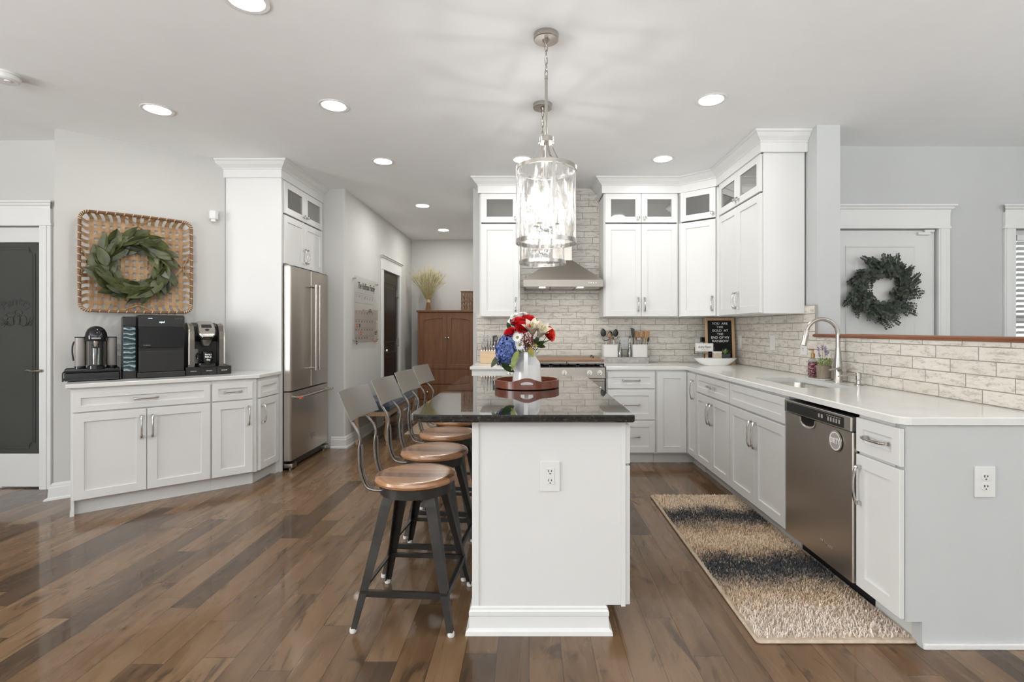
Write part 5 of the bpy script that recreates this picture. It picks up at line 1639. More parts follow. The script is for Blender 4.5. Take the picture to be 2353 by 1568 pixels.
for i in range(len(rim)):
    a, b = Vector(rim[i]), Vector(rim[(i + 1) % len(rim)])
    nseg = max(1, int((b - a).length / .05))
    for q in range(nseg): dense.append(tuple(a.lerp(b, q / nseg)))
MB().tube([rimpt(x, z, -.004) for x, z in dense], .0085, 8, closed=True).tube([rimpt(x * .985, z * .985, .010) for x, z in dense], .008, 8, closed=True).build('rim', 'rim', bk)
k = MB()
for i in range(0, len(dense)):
    x, z = dense[i]
    p = Vector(rimpt(x, z, .002)); p2 = Vector(rimpt(*dense[(i + 1) % len(dense)], .002))
    tn = (p2 - p).normalized()
    out = tn.cross(Vector((0, 1, 0))).normalized()
    pts = []
    for q in range(9):
        a = 2 * PI * q / 8
        pts.append(p + out * (.0125 * math.cos(a)) + Vector((0, 1, 0)) * (.018 * math.sin(a)) + tn * (.012 * (q / 8 - .5) * 2))
    k.ribbon(pts, tn, .006, .001)
k.build('lashing', 'lash', bk)

wc = cbx(312, WY - .06)
wx, wy_ = CB(wc, WY)
wr = thing('magnolia_wreath', 'round wreath of green magnolia leaves hung on the woven basket', 'wreath', (wx, wy_, zat(614, CB(wc, WY - .06)[1])), TH)
mb = MB()
rnd = random.Random(12)
n_l = 58
for i in range(n_l):
    a = -2 * PI * i / n_l + rnd.uniform(-.05, .05)
    ring = (i % 3)
    rad = (.155, .195, .235)[ring] + rnd.uniform(-.01, .01)
    c = Vector((rad * math.cos(a), -.045 - .025 * (1 - abs(ring - 1)) - rnd.random() * .02, rad * math.sin(a)))
    radial = Vector((math.cos(a), 0, math.sin(a)))
    tang = Vector((math.sin(a), 0, -math.cos(a)))
    d = (tang * .9 + radial * (-.35, .25, .65)[ring] + Vector((0, rnd.uniform(-.45, .02), 0)) + radial * rnd.uniform(-.25, .25)).normalized()
    nm = (Vector((0, -1, 0)) + radial * (-.5, 0, .5)[ring] + Vector((rnd.uniform(-.7, .7), 0, rnd.uniform(-.7, .7)))).normalized()
    mb.leaf(c - d * .05, d, nm, rnd.uniform(.125, .165), rnd.uniform(.062, .090), rnd.uniform(-.35, .55), rnd.uniform(.2, .7), 7, .46)
mb.build('leaves', 'magnolia', wr)
MB().tube([(.19 * math.cos(2 * PI * q / 32), -.036, .19 * math.sin(2 * PI * q / 32)) for q in range(32)], .012, 8, closed=True).build('ring', 'rim', wr)

# eucalyptus wreath on the front door
ey = FY + .02
wr2 = thing('eucalyptus_wreath', 'dark green eucalyptus wreath on the white front door', 'wreath', (xat(2030, 4.08), ey, zat(663, 4.08)))
wr2.scale = (1, 1, .94)
mb = MB(); sm = MB()
rnd = random.Random(21)
for i in range(96):
    a = 2 * PI * i / 96 + rnd.uniform(-.06, .06)
    rad = rnd.uniform(.125, .20)
    p = Vector((rad * math.cos(a), -.03 - rnd.random() * .035, rad * math.sin(a)))
    radial = Vector((math.cos(a), 0, math.sin(a))); tang = Vector((-math.sin(a), 0, math.cos(a)))
    inner = rnd.random() < .16
    d = ((-radial * .6 if inner else radial * rnd.uniform(.25, 1.0)) + tang * rnd.uniform(.3, 1.1) + Vector((0, rnd.uniform(-.35, .12), 0))).normalized()
    L = rnd.uniform(.05, .08) if inner else rnd.uniform(.09, .175)
    n_ = int(L / .013)
    pts = [p + d * (L * q / n_) + Vector((0, 0, -.02 * (q / n_) ** 2)) for q in range(n_ + 1)]
    pts = [Vector((q.x, min(q.y, -.012), q.z)) for q in pts]
    sm.tube(pts[::2] + [pts[-1]], .0013, 4)
    for q in range(n_ + 1):
        t_ = q / n_
        r_ = (.0225 - .0135 * t_) * rnd.uniform(.75, 1.2)
        for sg in (-1, 1):
            sd = (d.cross(Vector((0, 1, 0))) * sg + Vector((0, rnd.uniform(-.7, .3), 0)) + d * .35).normalized()
            nn = Vector((rnd.uniform(-.7, .7), -1, rnd.uniform(-.7, .7)))
            c = pts[q] + sd * .002
            mb.leaf(c, sd, nn, r_ * 1.9, r_ * 1.7, .2, .12, 4, .55)
mb.build('leaves', 'eucalyptus', wr2); sm.build('stems', 'stem', wr2)
MB().tube([(.165 * math.cos(2 * PI * q / 32), -.022, .165 * math.sin(2 * PI * q / 32)) for q in range(32)], .010, 8, closed=True).build('ring', 'rim', wr2)

# ------------------------------------------------------------------ island: tray, pitcher, flowers
TXc, TYc = xat(1211, 3.04), 3.045
ZT = CT + .0006
tr = thing('round_tray', 'round cherry wood tray with handles on the island', 'tray', (TXc, TYc, ZT))
RT = .184
MB().lathe([(0, .004), (RT - .004, .004), (RT - .002, .0045), (RT - .002, .012), (0, .012)], 56).lathe([(RT - .03, 0), (RT - .012, 0), (RT - .008, .004), (RT - .03, .004)], 56).build('base', 'cherry', tr)
mb = MB()
n = 96
loops = []
for i in range(n + 1):
    a = 2 * PI * i / n
    dlt = min(abs(math.atan2(math.sin(a + PI / 2), math.cos(a + PI / 2))), abs(math.atan2(math.sin(a - PI / 2), math.cos(a - PI / 2))))
    h = .047 + (.022 * .5 * (1 + math.cos(PI * min(1, dlt / .50))))
    loops.append((a, h, dlt))
Ri, Ro = RT - .002, RT + .008
def ringseg(za, zb_, sel):
    pass
# wall of the tray with a half-moon handle hole front and back
for i in range(n):
    (a0, h0, d0), (a1, h1, d1_) = loops[i], loops[i + 1]
    def col(a, z): return [(Ri * math.cos(a), Ri * math.sin(a), z), (Ro * math.cos(a), Ro * math.sin(a), z)]
    def hole(dl):
        if dl > .255: return None
        return .022, .022 + .026 * math.sqrt(max(0, 1 - (dl / .255) ** 2))
    h_0, h_1 = hole(d0), hole(d1_)
    segs = [((.004, h0), (.004, h1))] if not (h_0 and h_1) else [((.004, h_0[0]), (.004, h_1[0])), ((h_0[1], h0), (h_1[1], h1))]
    for (l0, u0), (l1, u1) in segs:
        v = col(a0, l0) + col(a0, u0) + col(a1, l1) + col(a1, u1)
        mb.raw(v, [(0, 4, 6, 2), (1, 3, 7, 5), (2, 6, 7, 3), (0, 1, 5, 4)])
mb.build('wall', 'cherry', tr)

ZP = ZT + .0125
pt = thing('pitcher', 'white porcelain pitcher holding the flowers on the round tray', 'pitcher', (TXc + .0, TYc + .02, ZP))
prof = [(0, 0), (.086, 0), (.090, .004), (.088, .03), (.083, .09), (.080, .120), (.0795, .1215), (.080, .1235), (.074, .138), (.060, .156), (.054, .168), (.056, .180), (.064, .197), (.066, .200), (.063, .200), (.052, .180), (.050, .168), (.07, .138), (.076, .12), (.082, .03), (.080, .006), (0, .005)]
mb = MB()
loops = []
for r_, z in prof:
    lp = []
    for q in range(48):
        a = 2 * PI * q / 48
        rr2 = r_
        if z > .165:           # spout to the right and slightly back
            dl = abs(math.atan2(math.sin(a - R(20)), math.cos(a - R(20))))
            rr2 += .018 * ((z - .165) / .035) * max(0, 1 - dl / .6) ** 1.5
        lp.append((rr2 * math.cos(a), rr2 * math.sin(a), z))
    loops.append(lp)
mb.loft(loops, False, False); mb.build('body', 'porcelain', pt)
MB().ribbon(spline([(-.004, -.060, .192), (-.005, -.085, .198), (-.006, -.108, .188), (-.006, -.112, .150), (-.005, -.108, .09), (-.004, -.100, .045), (-.003, -.082, .026)], 6), (1, 0, 0), .024, .008).build('handle', 'porcelain', pt)

RIM = Vector((TXc, TYc + .02, ZP + .165))
SLOTS = [Vector((.0455 * math.sqrt((i + .5) / 26) * math.cos(2.39996 * i), .0455 * math.sqrt((i + .5) / 26) * math.sin(2.39996 * i), 0)) for i in range(26)]
def bez_stem(top, d):
    off = (top - RIM) * .5
    off.z = 0
    sl = min(SLOTS, key=lambda q: (q - off).length)
    SLOTS.remove(sl)
    base = RIM + sl * .9 - Vector((0, 0, .10))
    mid = RIM + sl + Vector((0, 0, .015))
    return spline([base - top, mid - top, mid.lerp(top, .6) - top, -d * .002], 4)
def fpos(px, py, Y): return Vector((xat(px, Y), Y, zat(py, Y)))
def flower(name, label, cat, px, py, Y, grp=None):
    P = fpos(px, py, Y)
    return thing(name, label, cat, P, 0, grp), P
def petal(mb, o, d, nrm, L, Wd, curl, cup, n=6, peak=.62):
    mb.leaf(o, d, nrm, L, Wd, curl, cup, n, peak)
def rose(px, py, Y, d, sc_, label, mt='rose'):
    r_, P = flower('rose', label, 'rose', px, py, Y, 'red roses in the pitcher')
    d = Vector(d).normalized()
    mb = MB()
    a0 = d.orthogonal().normalized(); b0 = d.cross(a0)
    rn = random.Random(px)
    for ring, (cnt, r0, hh, op) in enumerate(((3, .007, .030, .02), (4, .012, .032, .18), (5, .017, .033, .42), (5, .020, .030, .75), (6, .021, .026, 1.1))):
        for i in range(cnt):
            a = 2 * PI * (i + ring * .37) / cnt + rn.uniform(-.1, .1)
            out = a0 * math.cos(a) + b0 * math.sin(a)
            sd = d.cross(out)
            # cupped petal built as a grid on a rounded wall
            L, half = hh * sc_, 1.25 if ring < 2 else 1.0
            v, f = [], []
            nu, nv = 6, 5
            for iu in range(nu + 1):
                t_ = iu / nu
                rad = (r0 * (.35 + .65 * math.sin(PI / 2 * min(1, t_ * 1.3))) + op * .012 * t_ ** 2.2) * sc_
                wid = half * (1 - .18 * t_ ** 3)
                for iv in range(nv + 1):
                    s_ = (iv / nv * 2 - 1)
                    ang = a + s_ * wid
                    o2 = a0 * math.cos(ang) + b0 * math.sin(ang)
                    z_ = L * t_ * (1 - .16 * s_ * s_ * t_) - op * .010 * sc_ * max(0, t_ - .55)
                    v.append(o2 * rad + d * (z_ - .012 * sc_))
            for iu in range(nu):
                for iv in range(nv):
                    o_ = iu * (nv + 1) + iv
                    f.append((o_, o_ + 1, o_ + nv + 2, o_ + nv + 1))
            mb.raw(v, f, True)
    mb.sphere(-d * .004, .008 * sc_, 8)
    mb.build('bloom', mt, r_, sharp=80)
    s_ = MB().tube(bez_stem(P, d), .0022, 6)
    for i in range(5):
        a = 2 * PI * i / 5
        s_.leaf(-d * .012 * sc_, (a0 * math.cos(a) + b0 * math.sin(a)) * .8 + d * .5, d, .024 * sc_, .009, .4, .2, 4)
    s_.build('stem', 'stem', r_)
rose(1190, 741, 3.02, (-.15, -.45, .85), 1.30, 'red rose at the top left of the bouquet')
rose(1214, 737, 3.04, (.1, -.40, .9), 1.45, 'red rose at the top of the bouquet, next to the white lily')
rose(1202, 754, 2.985, (.0, -.75, .65), 1.40, 'red rose facing forward just below the two top ones')
rose(1172, 767, 2.995, (-.55, -.55, .55), 1.25, 'red rose low on the left, above the blue hydrangea')
rose(1260, 768, 3.03, (.75, -.45, .30), 1.5, 'large coral red rose at the far right of the bouquet', 'rose_coral')
def lily(px, py, Y, d, sc_, label):
    r_, P = flower('lily', label, 'lily', px, py, Y, 'cream lilies in the pitcher')
    d = Vector(d).normalized()
    a0 = d.orthogonal().normalized(); b0 = d.cross(a0)
    mb = MB()
    for i in range(6):
        a = 2 * PI * i / 6 + .3
        out = a0 * math.cos(a) + b0 * math.sin(a)
        mb.leaf(-d * .03 * sc_, d + out * (.32 if i % 2 else .42), out * -1 + d * .2, .080 * sc_, .034 * sc_, .30, .5, 8, .55)
    mb.build('bloom', 'lily', r_, sharp=80)
    k = MB()
    for i in range(5):
        a = 2 * PI * i / 5
        out = a0 * math.cos(a) + b0 * math.sin(a)
        k.tube([-d * .02 * sc_, d * .015 * sc_ + out * .006, d * .032 * sc_ + out * .012], .0009, 5).sphere(d * .033 * sc_ + out * .012, .0028, 6)
    k.build('stamens', 'pollen', r_)
    MB().tube(bez_stem(P - d * .03 * sc_, d), .0022, 6).build('stem', 'stem', r_, loc=-d * .03 * sc_)
lily(1223, 760, 2.975, (-.1, -.55, .85), 1.5, 'open cream lily right of the centre rose')
lily(1242, 766, 2.985, (.35, -.55, .75), 1.5, 'cream lily beside the coral rose with one petal drooping')
def daisy(px, py, Y, d, r0, label, np_=16):
    r_, P = flower('daisy', label, 'daisy', px, py, Y, 'white daisies in the pitcher')
    d = Vector(d).normalized()
    a0 = d.orthogonal().normalized(); b0 = d.cross(a0)
    mb = MB()
    for ring in range(2):
        for i in range(np_):
            a = 2 * PI * (i + ring * .5) / np_
            out = a0 * math.cos(a) + b0 * math.sin(a)
            mb.leaf(out * .004 + d * .001 * ring, out + d * (.15 + .25 * ring), d, r0 * (1 - .15 * ring), r0 * .34, .15, .1, 3, .6)
    mb.build('petals', 'daisy', r_, sharp=80)
    k = MB(); k.sphere(d * .002, r0 * .27, 10, (1, 1, 1)); k.build('disc', 'pollen', r_)
    MB().tube(bez_stem(P, d), .0017, 6).build('stem', 'stem', r_)
daisy(1189, 776, 2.965, (-.15, -.9, .4), .034, 'white daisy below the centre of the bouquet, beside the hydrangea')
daisy(1194, 793, 2.965, (.1, -.95, .0), .030, 'white daisy with green-yellow disc just above the pitcher rim')
daisy(1175, 738, 3.04, (-.6, -.4, .6), .031, 'white daisy at the upper left edge of the bouquet')
daisy(1183, 727, 3.06, (-.35, -.3, .9), .031, 'white daisy at the top left of the bouquet, above the roses')
daisy(1202, 722, 3.07, (.1, -.2, 1), .030, 'topmost white daisy of the bouquet')
daisy(1191, 765, 2.985, (-.2, -.6, .7), .022, 'half open white daisy beside the forward-facing rose')
# hydrangea: one head of many small four-petalled florets
hy, P = flower('hydrangea', 'large blue hydrangea head hanging over the left side of the pitcher', 'hydrangea', 1163, 805, 2.985)
mb = MB()
rn = random.Random(5)
gold = PI * (3 - math.sqrt(5))
N = 250
for i in range(N):
    y_ = 1 - 2 * (i + .5) / N
    rr2 = math.sqrt(1 - y_ * y_)
    a = gold * i
    nn = Vector((rr2 * math.cos(a), rr2 * math.sin(a), y_))
    c = Vector((nn.x * .058, nn.y * .055, nn.z * .092)) * rn.uniform(.86, 1.07)
    c.x += .012 * (c.z / .09)       # leans
    nn = (nn + Vector((rn.uniform(-.4, .4), rn.uniform(-.4, .4), rn.uniform(-.4, .4)))).normalized()
    a0 = nn.orthogonal().normalized(); b0 = nn.cross(a0)
    ph = rn.random() * 6
    for q in range(4):
        aa = ph + PI / 2 * q
        out = a0 * math.cos(aa) + b0 * math.sin(aa)
        mb.leaf(c, out + nn * rn.uniform(-.1, .8), nn + out * rn.uniform(-.4, .4), .0135 * rn.uniform(.8, 1.2), .0120, .2, .3, 3, .55)
mb.build('florets', 'hydrangea', hy, sharp=80)
MB().sphere((0, 0, 0), .048, 12, (1, 1, 1.6)).build('core', 'leaf_dark', hy)
MB().tube([Vector((.012, .01, .02)), Vector((.03, .02, .05)), RIM + Vector((-.047, -.012, .04)) - P, RIM + Vector((-.044, -.010, -.06)) - P], .003, 6).build('stem', 'stem', hy)
mb = MB()
mb.leaf(Vector((-.045, -.02, -.03)), (-.25, -.1, -1), (-.9, -.6, .2), .085, .065, -.6, .2, 6)
mb.leaf(Vector((-.03, -.03, -.075)), (.75, -.1, -.35), (.1, -.6, -.7), .10, .060, -.3, .2, 6)
mb.build('leaf', 'leaf_dark', hy)
# burgundy filler sprig
bs, P = flower('berry_sprig', 'burgundy berry sprig in the middle of the bouquet', 'flower sprig', 1214, 780, 2.955)
mb = MB(); s_ = MB(); wt = MB()
rn = random.Random(8)
for i in range(150):
    c = Vector((rn.gauss(0, .020), rn.gauss(0, .012), rn.gauss(0, .024)))
    mb.sphere(c, rn.uniform(.0022, .0042), 6)
    if i % 6 == 0:
        s_.tube([Vector((0, .02, -.05)), c * .5 + Vector((0, .008, -.02)), c], .0007, 4)
mb.build('berries', 'burgundy', bs)
for i in range(14):
    c = Vector((rn.gauss(0.002, .022), rn.gauss(-.01, .008), rn.gauss(-.01, .024)))
    wt.sphere(c, .0032, 6)
wt.build('buds', 'daisy', bs)
s_.tube(bez_stem(P + Vector((0, .02, -.05)), Vector((0, 0, 1))) , .0018, 6)
s_.build('stem', 'stem', bs)
# greenery: each spray is one stem with its leaves
def greens(label, px, py, Y, leaves, mt):
    g_, P = flower('leaf_spray', label, 'foliage', px, py, Y)
    mb = MB()
    for (o, d, nn, L, Wd, cu_) in leaves: mb.leaf(Vector(o), d, nn, L, Wd, cu_, .25, 7)
    mb.build('leaves', mt, g_)
    MB().tube(bez_stem(P, Vector((0, 0, 1))), .0018, 6).build('stem', 'stem', g_)
greens('broad olive green leaf drooping over the front left of the pitcher', 1191, 806, 2.950, [((0, 0, .004), (-.35, -.25, -1), (-.4, -.85, .25), .130, .044, .10)], 'leaf_olive')
greens('yellow-green leaf hanging over the pitcher rim below the lilies', 1217, 801, 2.975, [((-.004, -.01, .008), (.42, -.35, -.9), (.25, -.9, .25), .066, .034, .3), ((.0, -.01, .018), (.85, -.4, .18), (-.1, -.5, .8), .052, .026, .5)], 'leaf_yellow')
greens('dark pointed leaves at the right of the bouquet', 1232, 795, 3.02, [((0, 0, 0), (.8, -.2, .45), (-.2, -.8, .5), .062, .034, .3), ((0, 0, 0), (1, -.1, -.05), (0, -.8, .6), .060, .032, .3), ((.02, 0, .01), (1, -.15, .40), (-.2, -.8, .5), .078, .008, .0), ((-.01, -.01, .01), (.45, -.3, .9), (0, -.9, .2), .055, .03, .2), ((-.02, 0, .01), (-.1, -.6, .5), (0, -.7, .6), .06, .03, .2)], 'leaf_dark')
greens('dark leaf tuft filling the mouth of the pitcher', 1205, 800, 3.03, [((.02 * math.cos(q * 1.1), .02 * math.sin(q * 1.1), 0), (math.cos(q * 1.1), math.sin(q * 1.1), .35 + .09 * q), (0, 0, 1), .062 + .006 * (q % 3), .036, .3) for q in range(13)], 'leaf_dark')
greens('dark leaves behind the red roses at upper left', 1174, 757, 3.03, [((.04, -.01, -.04), (.3, -.5, .8), (0, -1, .3), .06, .034, .2), ((.05, 0, -.03), (-.4, -.4, .8), (0, -1, .3), .055, .032, .2), ((0, 0, 0), (-.4, -.2, .7), (-.5, -.8, .2), .05, .03, .2), ((.02, 0, .02), (-.6, -.3, .9), (-.4, -.8, .3), .05, .026, .3), ((.03, -.01, 0), (.1, -.2, 1), (0, -1, .1), .05, .026, .2)], 'leaf_dark')
# ------------------------------------------------------------------ back counter: knives, utensils, letter board
Yk = 5.12
kb = thing('knife_block', 'pale wooden knife block on the worktop left of the range', 'knife block', (xat(1122, Yk), Yk, CT + .0006))
KB = .082
MB().box(-KB, KB, 0, .12, 0, .125, .003).box(-KB, KB, .055, .12, .125, .165, .003).build('block', 'block', kb)
def knife(x, y, z, h, mt, label, ang=0.0):
    k_ = thing('knife', label, 'knife', (kb.location.x + x, kb.location.y + y, kb.location.z + z), 0, 'knives in the block')
    MB().loft([[(-.006, -.009, 0), (.006, -.009, 0), (.006, .009, 0), (-.006, .009, 0)], [(-.007, -.010, h * .25), (.007, -.010, h * .25), (.007, .010, h * .25), (-.007, .010, h * .25)], [(-.0055, -.008, h * .7), (.0055, -.008, h * .7), (.0055, .008, h * .7), (-.0055, .008, h * .7)], [(-.0075, -.012, h * .95), (.0075, -.012, h * .95), (.0075, .012, h * .95), (-.0075, .012, h * .95)], [(-.005, -.009, h), (.005, -.009, h), (.005, .009, h), (-.005, .009, h)]], smooth=True).build('handle', mt, k_, sharp=50)
    MB().box(-.0062, .0062, -.0095, .0095, .0, .012).build('bolster', 'chrome', k_)
    return k_
words_ = ['leftmost steak knife', 'second steak knife from the left', 'third steak knife from the left', 'fourth steak knife from the left', 'fifth steak knife from the left', 'rightmost steak knife']
for i in range(6):
    knife(-.070 + .0265 * i, .028, .1255, .095, 'knife_steel', words_[i] + ' in the front row of the block')
for i in range(3):
    knife(-.050 + .033 * i, .085, .1655, .115 + .006 * (i % 2), 'knife_steel', ('left', 'middle', 'right')[i] + ' steel-handled knife in the back row of the block')
knife(.046, .080, .1655, .115, 'black_satin', 'black-handled knife in the back row of the block')
sh_ = thing('kitchen_shears', 'black-handled kitchen shears at the right of the knife block', 'shears', (kb.location.x + .070, kb.location.y + .085, kb.location.z + .1655))
for q in (-1, 1): MB().tube([(q * .007 + .007 * math.cos(a), 0, .085 + .030 * math.sin(a)) for a in [2 * PI * i / 18 for i in range(18)]], .0038, 6, closed=True).cyl((q * .004, 0, 0), (q * .006, 0, .058), .0045, 7).build('grip', 'black_satin', sh_)

# galvanized tray with two crocks
Yt = 5.17
ut = thing('utensil_tray', 'low grey metal tray under the utensil crocks', 'tray', (xat(1435, Yt), Yt, CT + .0006))
TW = (xat(1493, Yt) - xat(1377, Yt)) / 2
k = MB()
def rl(d, z): return [(x, y, z) for x, y in rrect(-TW + d, TW - d, d, .162 - d, .008, 3)]
k.loft([rl(.004, 0), rl(0, .058), rl(-.002, .060), rl(.002, .060), rl(.006, .006)], True, True, smooth=False)
k.build('pan', 'galvanized', ut)
for s_ in (-1, 1):
    MB().tube(spline([(s_ * (TW + .001), .045, .046), (s_ * (TW + .008), .050, .058), (s_ * (TW + .008), .102, .058), (s_ * (TW + .001), .107, .046)], 4), .003, 6).build('handle', 'black_wire', ut)
def crock(px, label):
    Yc_ = 5.252
    x = xat(px, Yc_)
    c_ = thing('utensil_crock', label, 'crock', (x, Yc_, CT + .0072), 0, 'white utensil crocks')
    w_ = .079
    def q_(d, z, r_=.022): return [(a, b, z) for a, b in rrect(-w_ + d, w_ - d, -.072 + d, .072 - d, r_, 5)]
    MB().loft([q_(.004, 0), q_(0, .004), q_(0, .180), q_(.002, .183), q_(.006, .183, .018), q_(.008, .178, .016), q_(.008, .02, .016)], True, True).build('body', 'ceramic', c_)
    return x, Yc_, CT + .0072 + .02
c1x, cy, cz = crock(1401, 'white square crock on the left of the utensil tray')
c2x, cy, cz = crock(1468, 'white square crock on the right of the utensil tray')
def utensil(name, label, cx, dx, dy, lean, L, head, hmat, rmat, rr_=.0045, yaw=0):
    """rod standing in a crock; head builder gets the mesh and the rod's top"""
    u_ = thing(name, label, 'utensil', (cx + dx, cy + dy, cz + .002))
    u_.rotation_euler = (R(lean[1]), R(lean[0]), R(yaw))
    MB().tube([(0, 0, 0), (0, 0, L * .5), (0, 0, L)], [rr_, rr_, rr_ * .8], 8).build('handle', rmat, u_)
    mb = MB(); head(mb, L); mb.build('head', hmat, u_)
    return u_
def spoon(w, h):
    def f(mb, L):
        loops = []
        for i in range(9):
            t_ = i / 8
            ww = w * math.sin(PI * min(1, (t_ * .93 + .07))) ** .6 if 0 < i < 8 else .004
            z = L - .01 + h * t_
            loops.append([(-ww, .004, z), (-ww * .6, -.002, z), (0, -.005, z), (ww * .6, -.002, z), (ww, .004, z), (ww * .6, .003, z), (0, .000, z), (-ww * .6, .003, z)])
        mb.loft(loops)
    return f
def turner(w, h):
    def f(mb, L): mb.loft([[(-.006, -.002, L - .01), (.006, -.002, L - .01), (.006, .002, L - .01), (-.006, .002, L - .01)], [(-w * .8, -.002, L + h * .25), (w * .8, -.002, L + h * .25), (w * .8, .002, L + h * .25), (-w * .8, .002, L + h * .25)], [(-w, -.001, L + h), (w, -.001, L + h * .85), (w, .001, L + h * .85), (-w, .001, L + h)]], smooth=False)
    return f
def masher(mb, L):
    mb.tube(spline([(-.034, 0, L + .012), (-.036, -.01, L + .03), (0, -.02, L + .036), (.036, -.01, L + .03), (.034, 0, L + .012), (0, .01, L)], 5, True), .0035, 6, closed=True).tube([(-.034, 0, L + .012), (0, 0, L + .002), (.034, 0, L + .012)], .003, 6)
def whisk(mb, L):
    for q in range(5):
        a = PI * q / 5
        pts = [(.030 * math.sin(PI * t_) ** .8 * math.cos(a) * sg, .030 * math.sin(PI * t_) ** .8 * math.sin(a) * sg, L + .1 * s2) for t_, s2, sg in ((0, 0, 1), (.3, .35, 1), (.5, .7, 1), (.35, .92, 1), (0, 1, 1), (.35, .92, -1), (.5, .7, -1), (.3, .35, -1), (0, 0, -1))]
        mb.tube(spline(pts, 3), .0012, 5)
def ladle(mb, L): mb.lathe([(0, 0), (.026, .006), (.038, .024), (.040, .034), (.037, .034), (.035, .024), (.024, .010), (0, .005)], 22, (0, -.03, L - .02))
utensil('cooking_spoon', 'black nylon spoon tallest at the left of the left crock', c1x, -.040, .020, (-5, 2), .25, spoon(.030, .085), 'black_satin', 'nickel')
utensil('cooking_spoon', 'black nylon spoon in the middle of the left crock', c1x, -.006, .030, (3, 2), .235, spoon(.026, .075), 'black_satin', 'nickel')
utensil('cooking_spoon', 'black nylon spoon at the right of the left crock', c1x, .040, .025, (5, 2), .25, spoon(.029, .080), 'black_satin', 'nickel')
utensil('wooden_spoon', 'pale wooden spoon in front in the left crock', c1x, -.008, -.012, (2, -2), .23, spoon(.020, .065), 'spoon', 'spoon')
utensil('potato_masher', 'steel potato masher at the front left of the left crock', c1x, -.030, -.035, (-3, -4), .20, masher, 'chrome', 'nickel')
utensil('ladle', 'steel ladle at the front right of the left crock', c1x, .026, -.030, (4, -3), .225, ladle, 'chrome', 'nickel')
utensil('turner', 'black slotted turner at the left of the right crock', c2x, -.048, .010, (-3, 2), .24, turner(.020, .095), 'black_satin', 'black_satin')
utensil('wooden_spoon', 'wooden spoon in the middle of the right crock', c2x, -.008, .035, (-2, 3), .235, spoon(.030, .08), 'spoon', 'spoon')
utensil('wooden_spoon', 'slotted wooden spoon right of the middle in the right crock', c2x, .022, .030, (5, 2), .235, spoon(.030, .08), 'spoon', 'spoon')
utensil('wooden_turner', 'wooden turner at the right of the right crock', c2x, .040, .000, (9, 0), .22, turner(.024, .09), 'spoon', 'spoon')
utensil('ladle', 'steel ladle at the front of the right crock', c2x, -.014, -.036, (0, -3), .215, ladle, 'chrome', 'nickel')
utensil('tasting_spoon', 'small black spoon leaning right in the right crock', c2x, .046, -.030, (13, -2), .20, spoon(.012, .05), 'black_satin', 'black_satin')
def bottle(px, label):
    Yb = 5.215
    b_ = thing('oil_bottle', label, 'bottle', (xat(px, Yb), Yb, CT + .0072), 0, 'glass oil bottles')
    MB().lathe([(0, 0), (.022, 0), (.024, .003), (.024, .10), (.019, .13), (.011, .155), (.010, .19), (.013, .192), (.0105, .19), (.009, .155), (.016, .13), (.021, .10), (.021, .006), (0, .005)], 22).build('body', 'bottle_glass', b_)
    MB().lathe([(0, .188), (.009, .188), (.010, .200), (.006, .206), (.0045, .232), (.003, .236), (0, .236)], 14).build('pourer', 'chrome', b_)
bottle(1425, 'clear glass oil bottle right of the left crock')
bottle(1447, 'clear glass oil bottle left of the right crock')
Yg = 5.20
tg = thing('kitchen_tongs', 'thin black-tipped tongs standing between the crocks', 'tongs', (xat(1447.5, 5.262), 5.262, CT + .0072))
for q in (-1, 1): MB().ribbon([(q * .017, 0, 0), (q * .014, 0, .12), (q * .010, 0, .225), (0, 0, .245)], (0, 1, 0), .012, .002).build('arm', 'nickel', tg)
MB().tube([(.010 * math.cos(a), 0, .258 + .010 * math.sin(a)) for a in [2 * PI * i / 16 for i in range(16)]], .0026, 6, closed=True).build('ring', 'black_wire', tg)

# letter board leaning in the corner
Yl = 5.02
lbw, lbh = .280, .474
lean = R(-11)
lb = thing('letter_board', 'black letter board with wooden frame reading YOU ARE THE GOLD', 'letter board', (xat(1655.5, 5.04), 5.035, CT + .0008))
lb.rotation_euler = (R(-13), 0, R(-14))
mb = MB()
fwd = .026
for a in ((-lbw / 2, -lbw / 2 + fwd, 0, lbh), (lbw / 2 - fwd, lbw / 2, 0, lbh), (-lbw / 2 + fwd, lbw / 2 - fwd, 0, fwd), (-lbw / 2 + fwd, lbw / 2 - fwd, lbh - fwd, lbh)):
    mb.box(a[0], a[1], .006, .030, a[2], a[3], .002)
mb.build('frame', 'pine', lb)
mb = MB().box(-lbw / 2 + fwd, lbw / 2 - fwd, .014, .024, fwd, lbh - fwd)
for i in range(66):
    z = fwd + .004 + i * .0065
    if z < lbh - fwd - .004: mb.box(-lbw / 2 + fwd, lbw / 2 - fwd, .0125, .014, z, z + .0042)
mb.build('felt_panel', 'felt', lb)
mb = MB()
for i, ln_ in enumerate(('YOU  ARE', 'THE', 'GOLD  AT', 'THE', 'END OF MY', 'RAINBOW')):
    text(mb, ln_, .0335, at(.004, .0118, .415 - .0362 * i) @ FRONT, ext=.001)
mb.build('lettering', 'white_ink', lb)

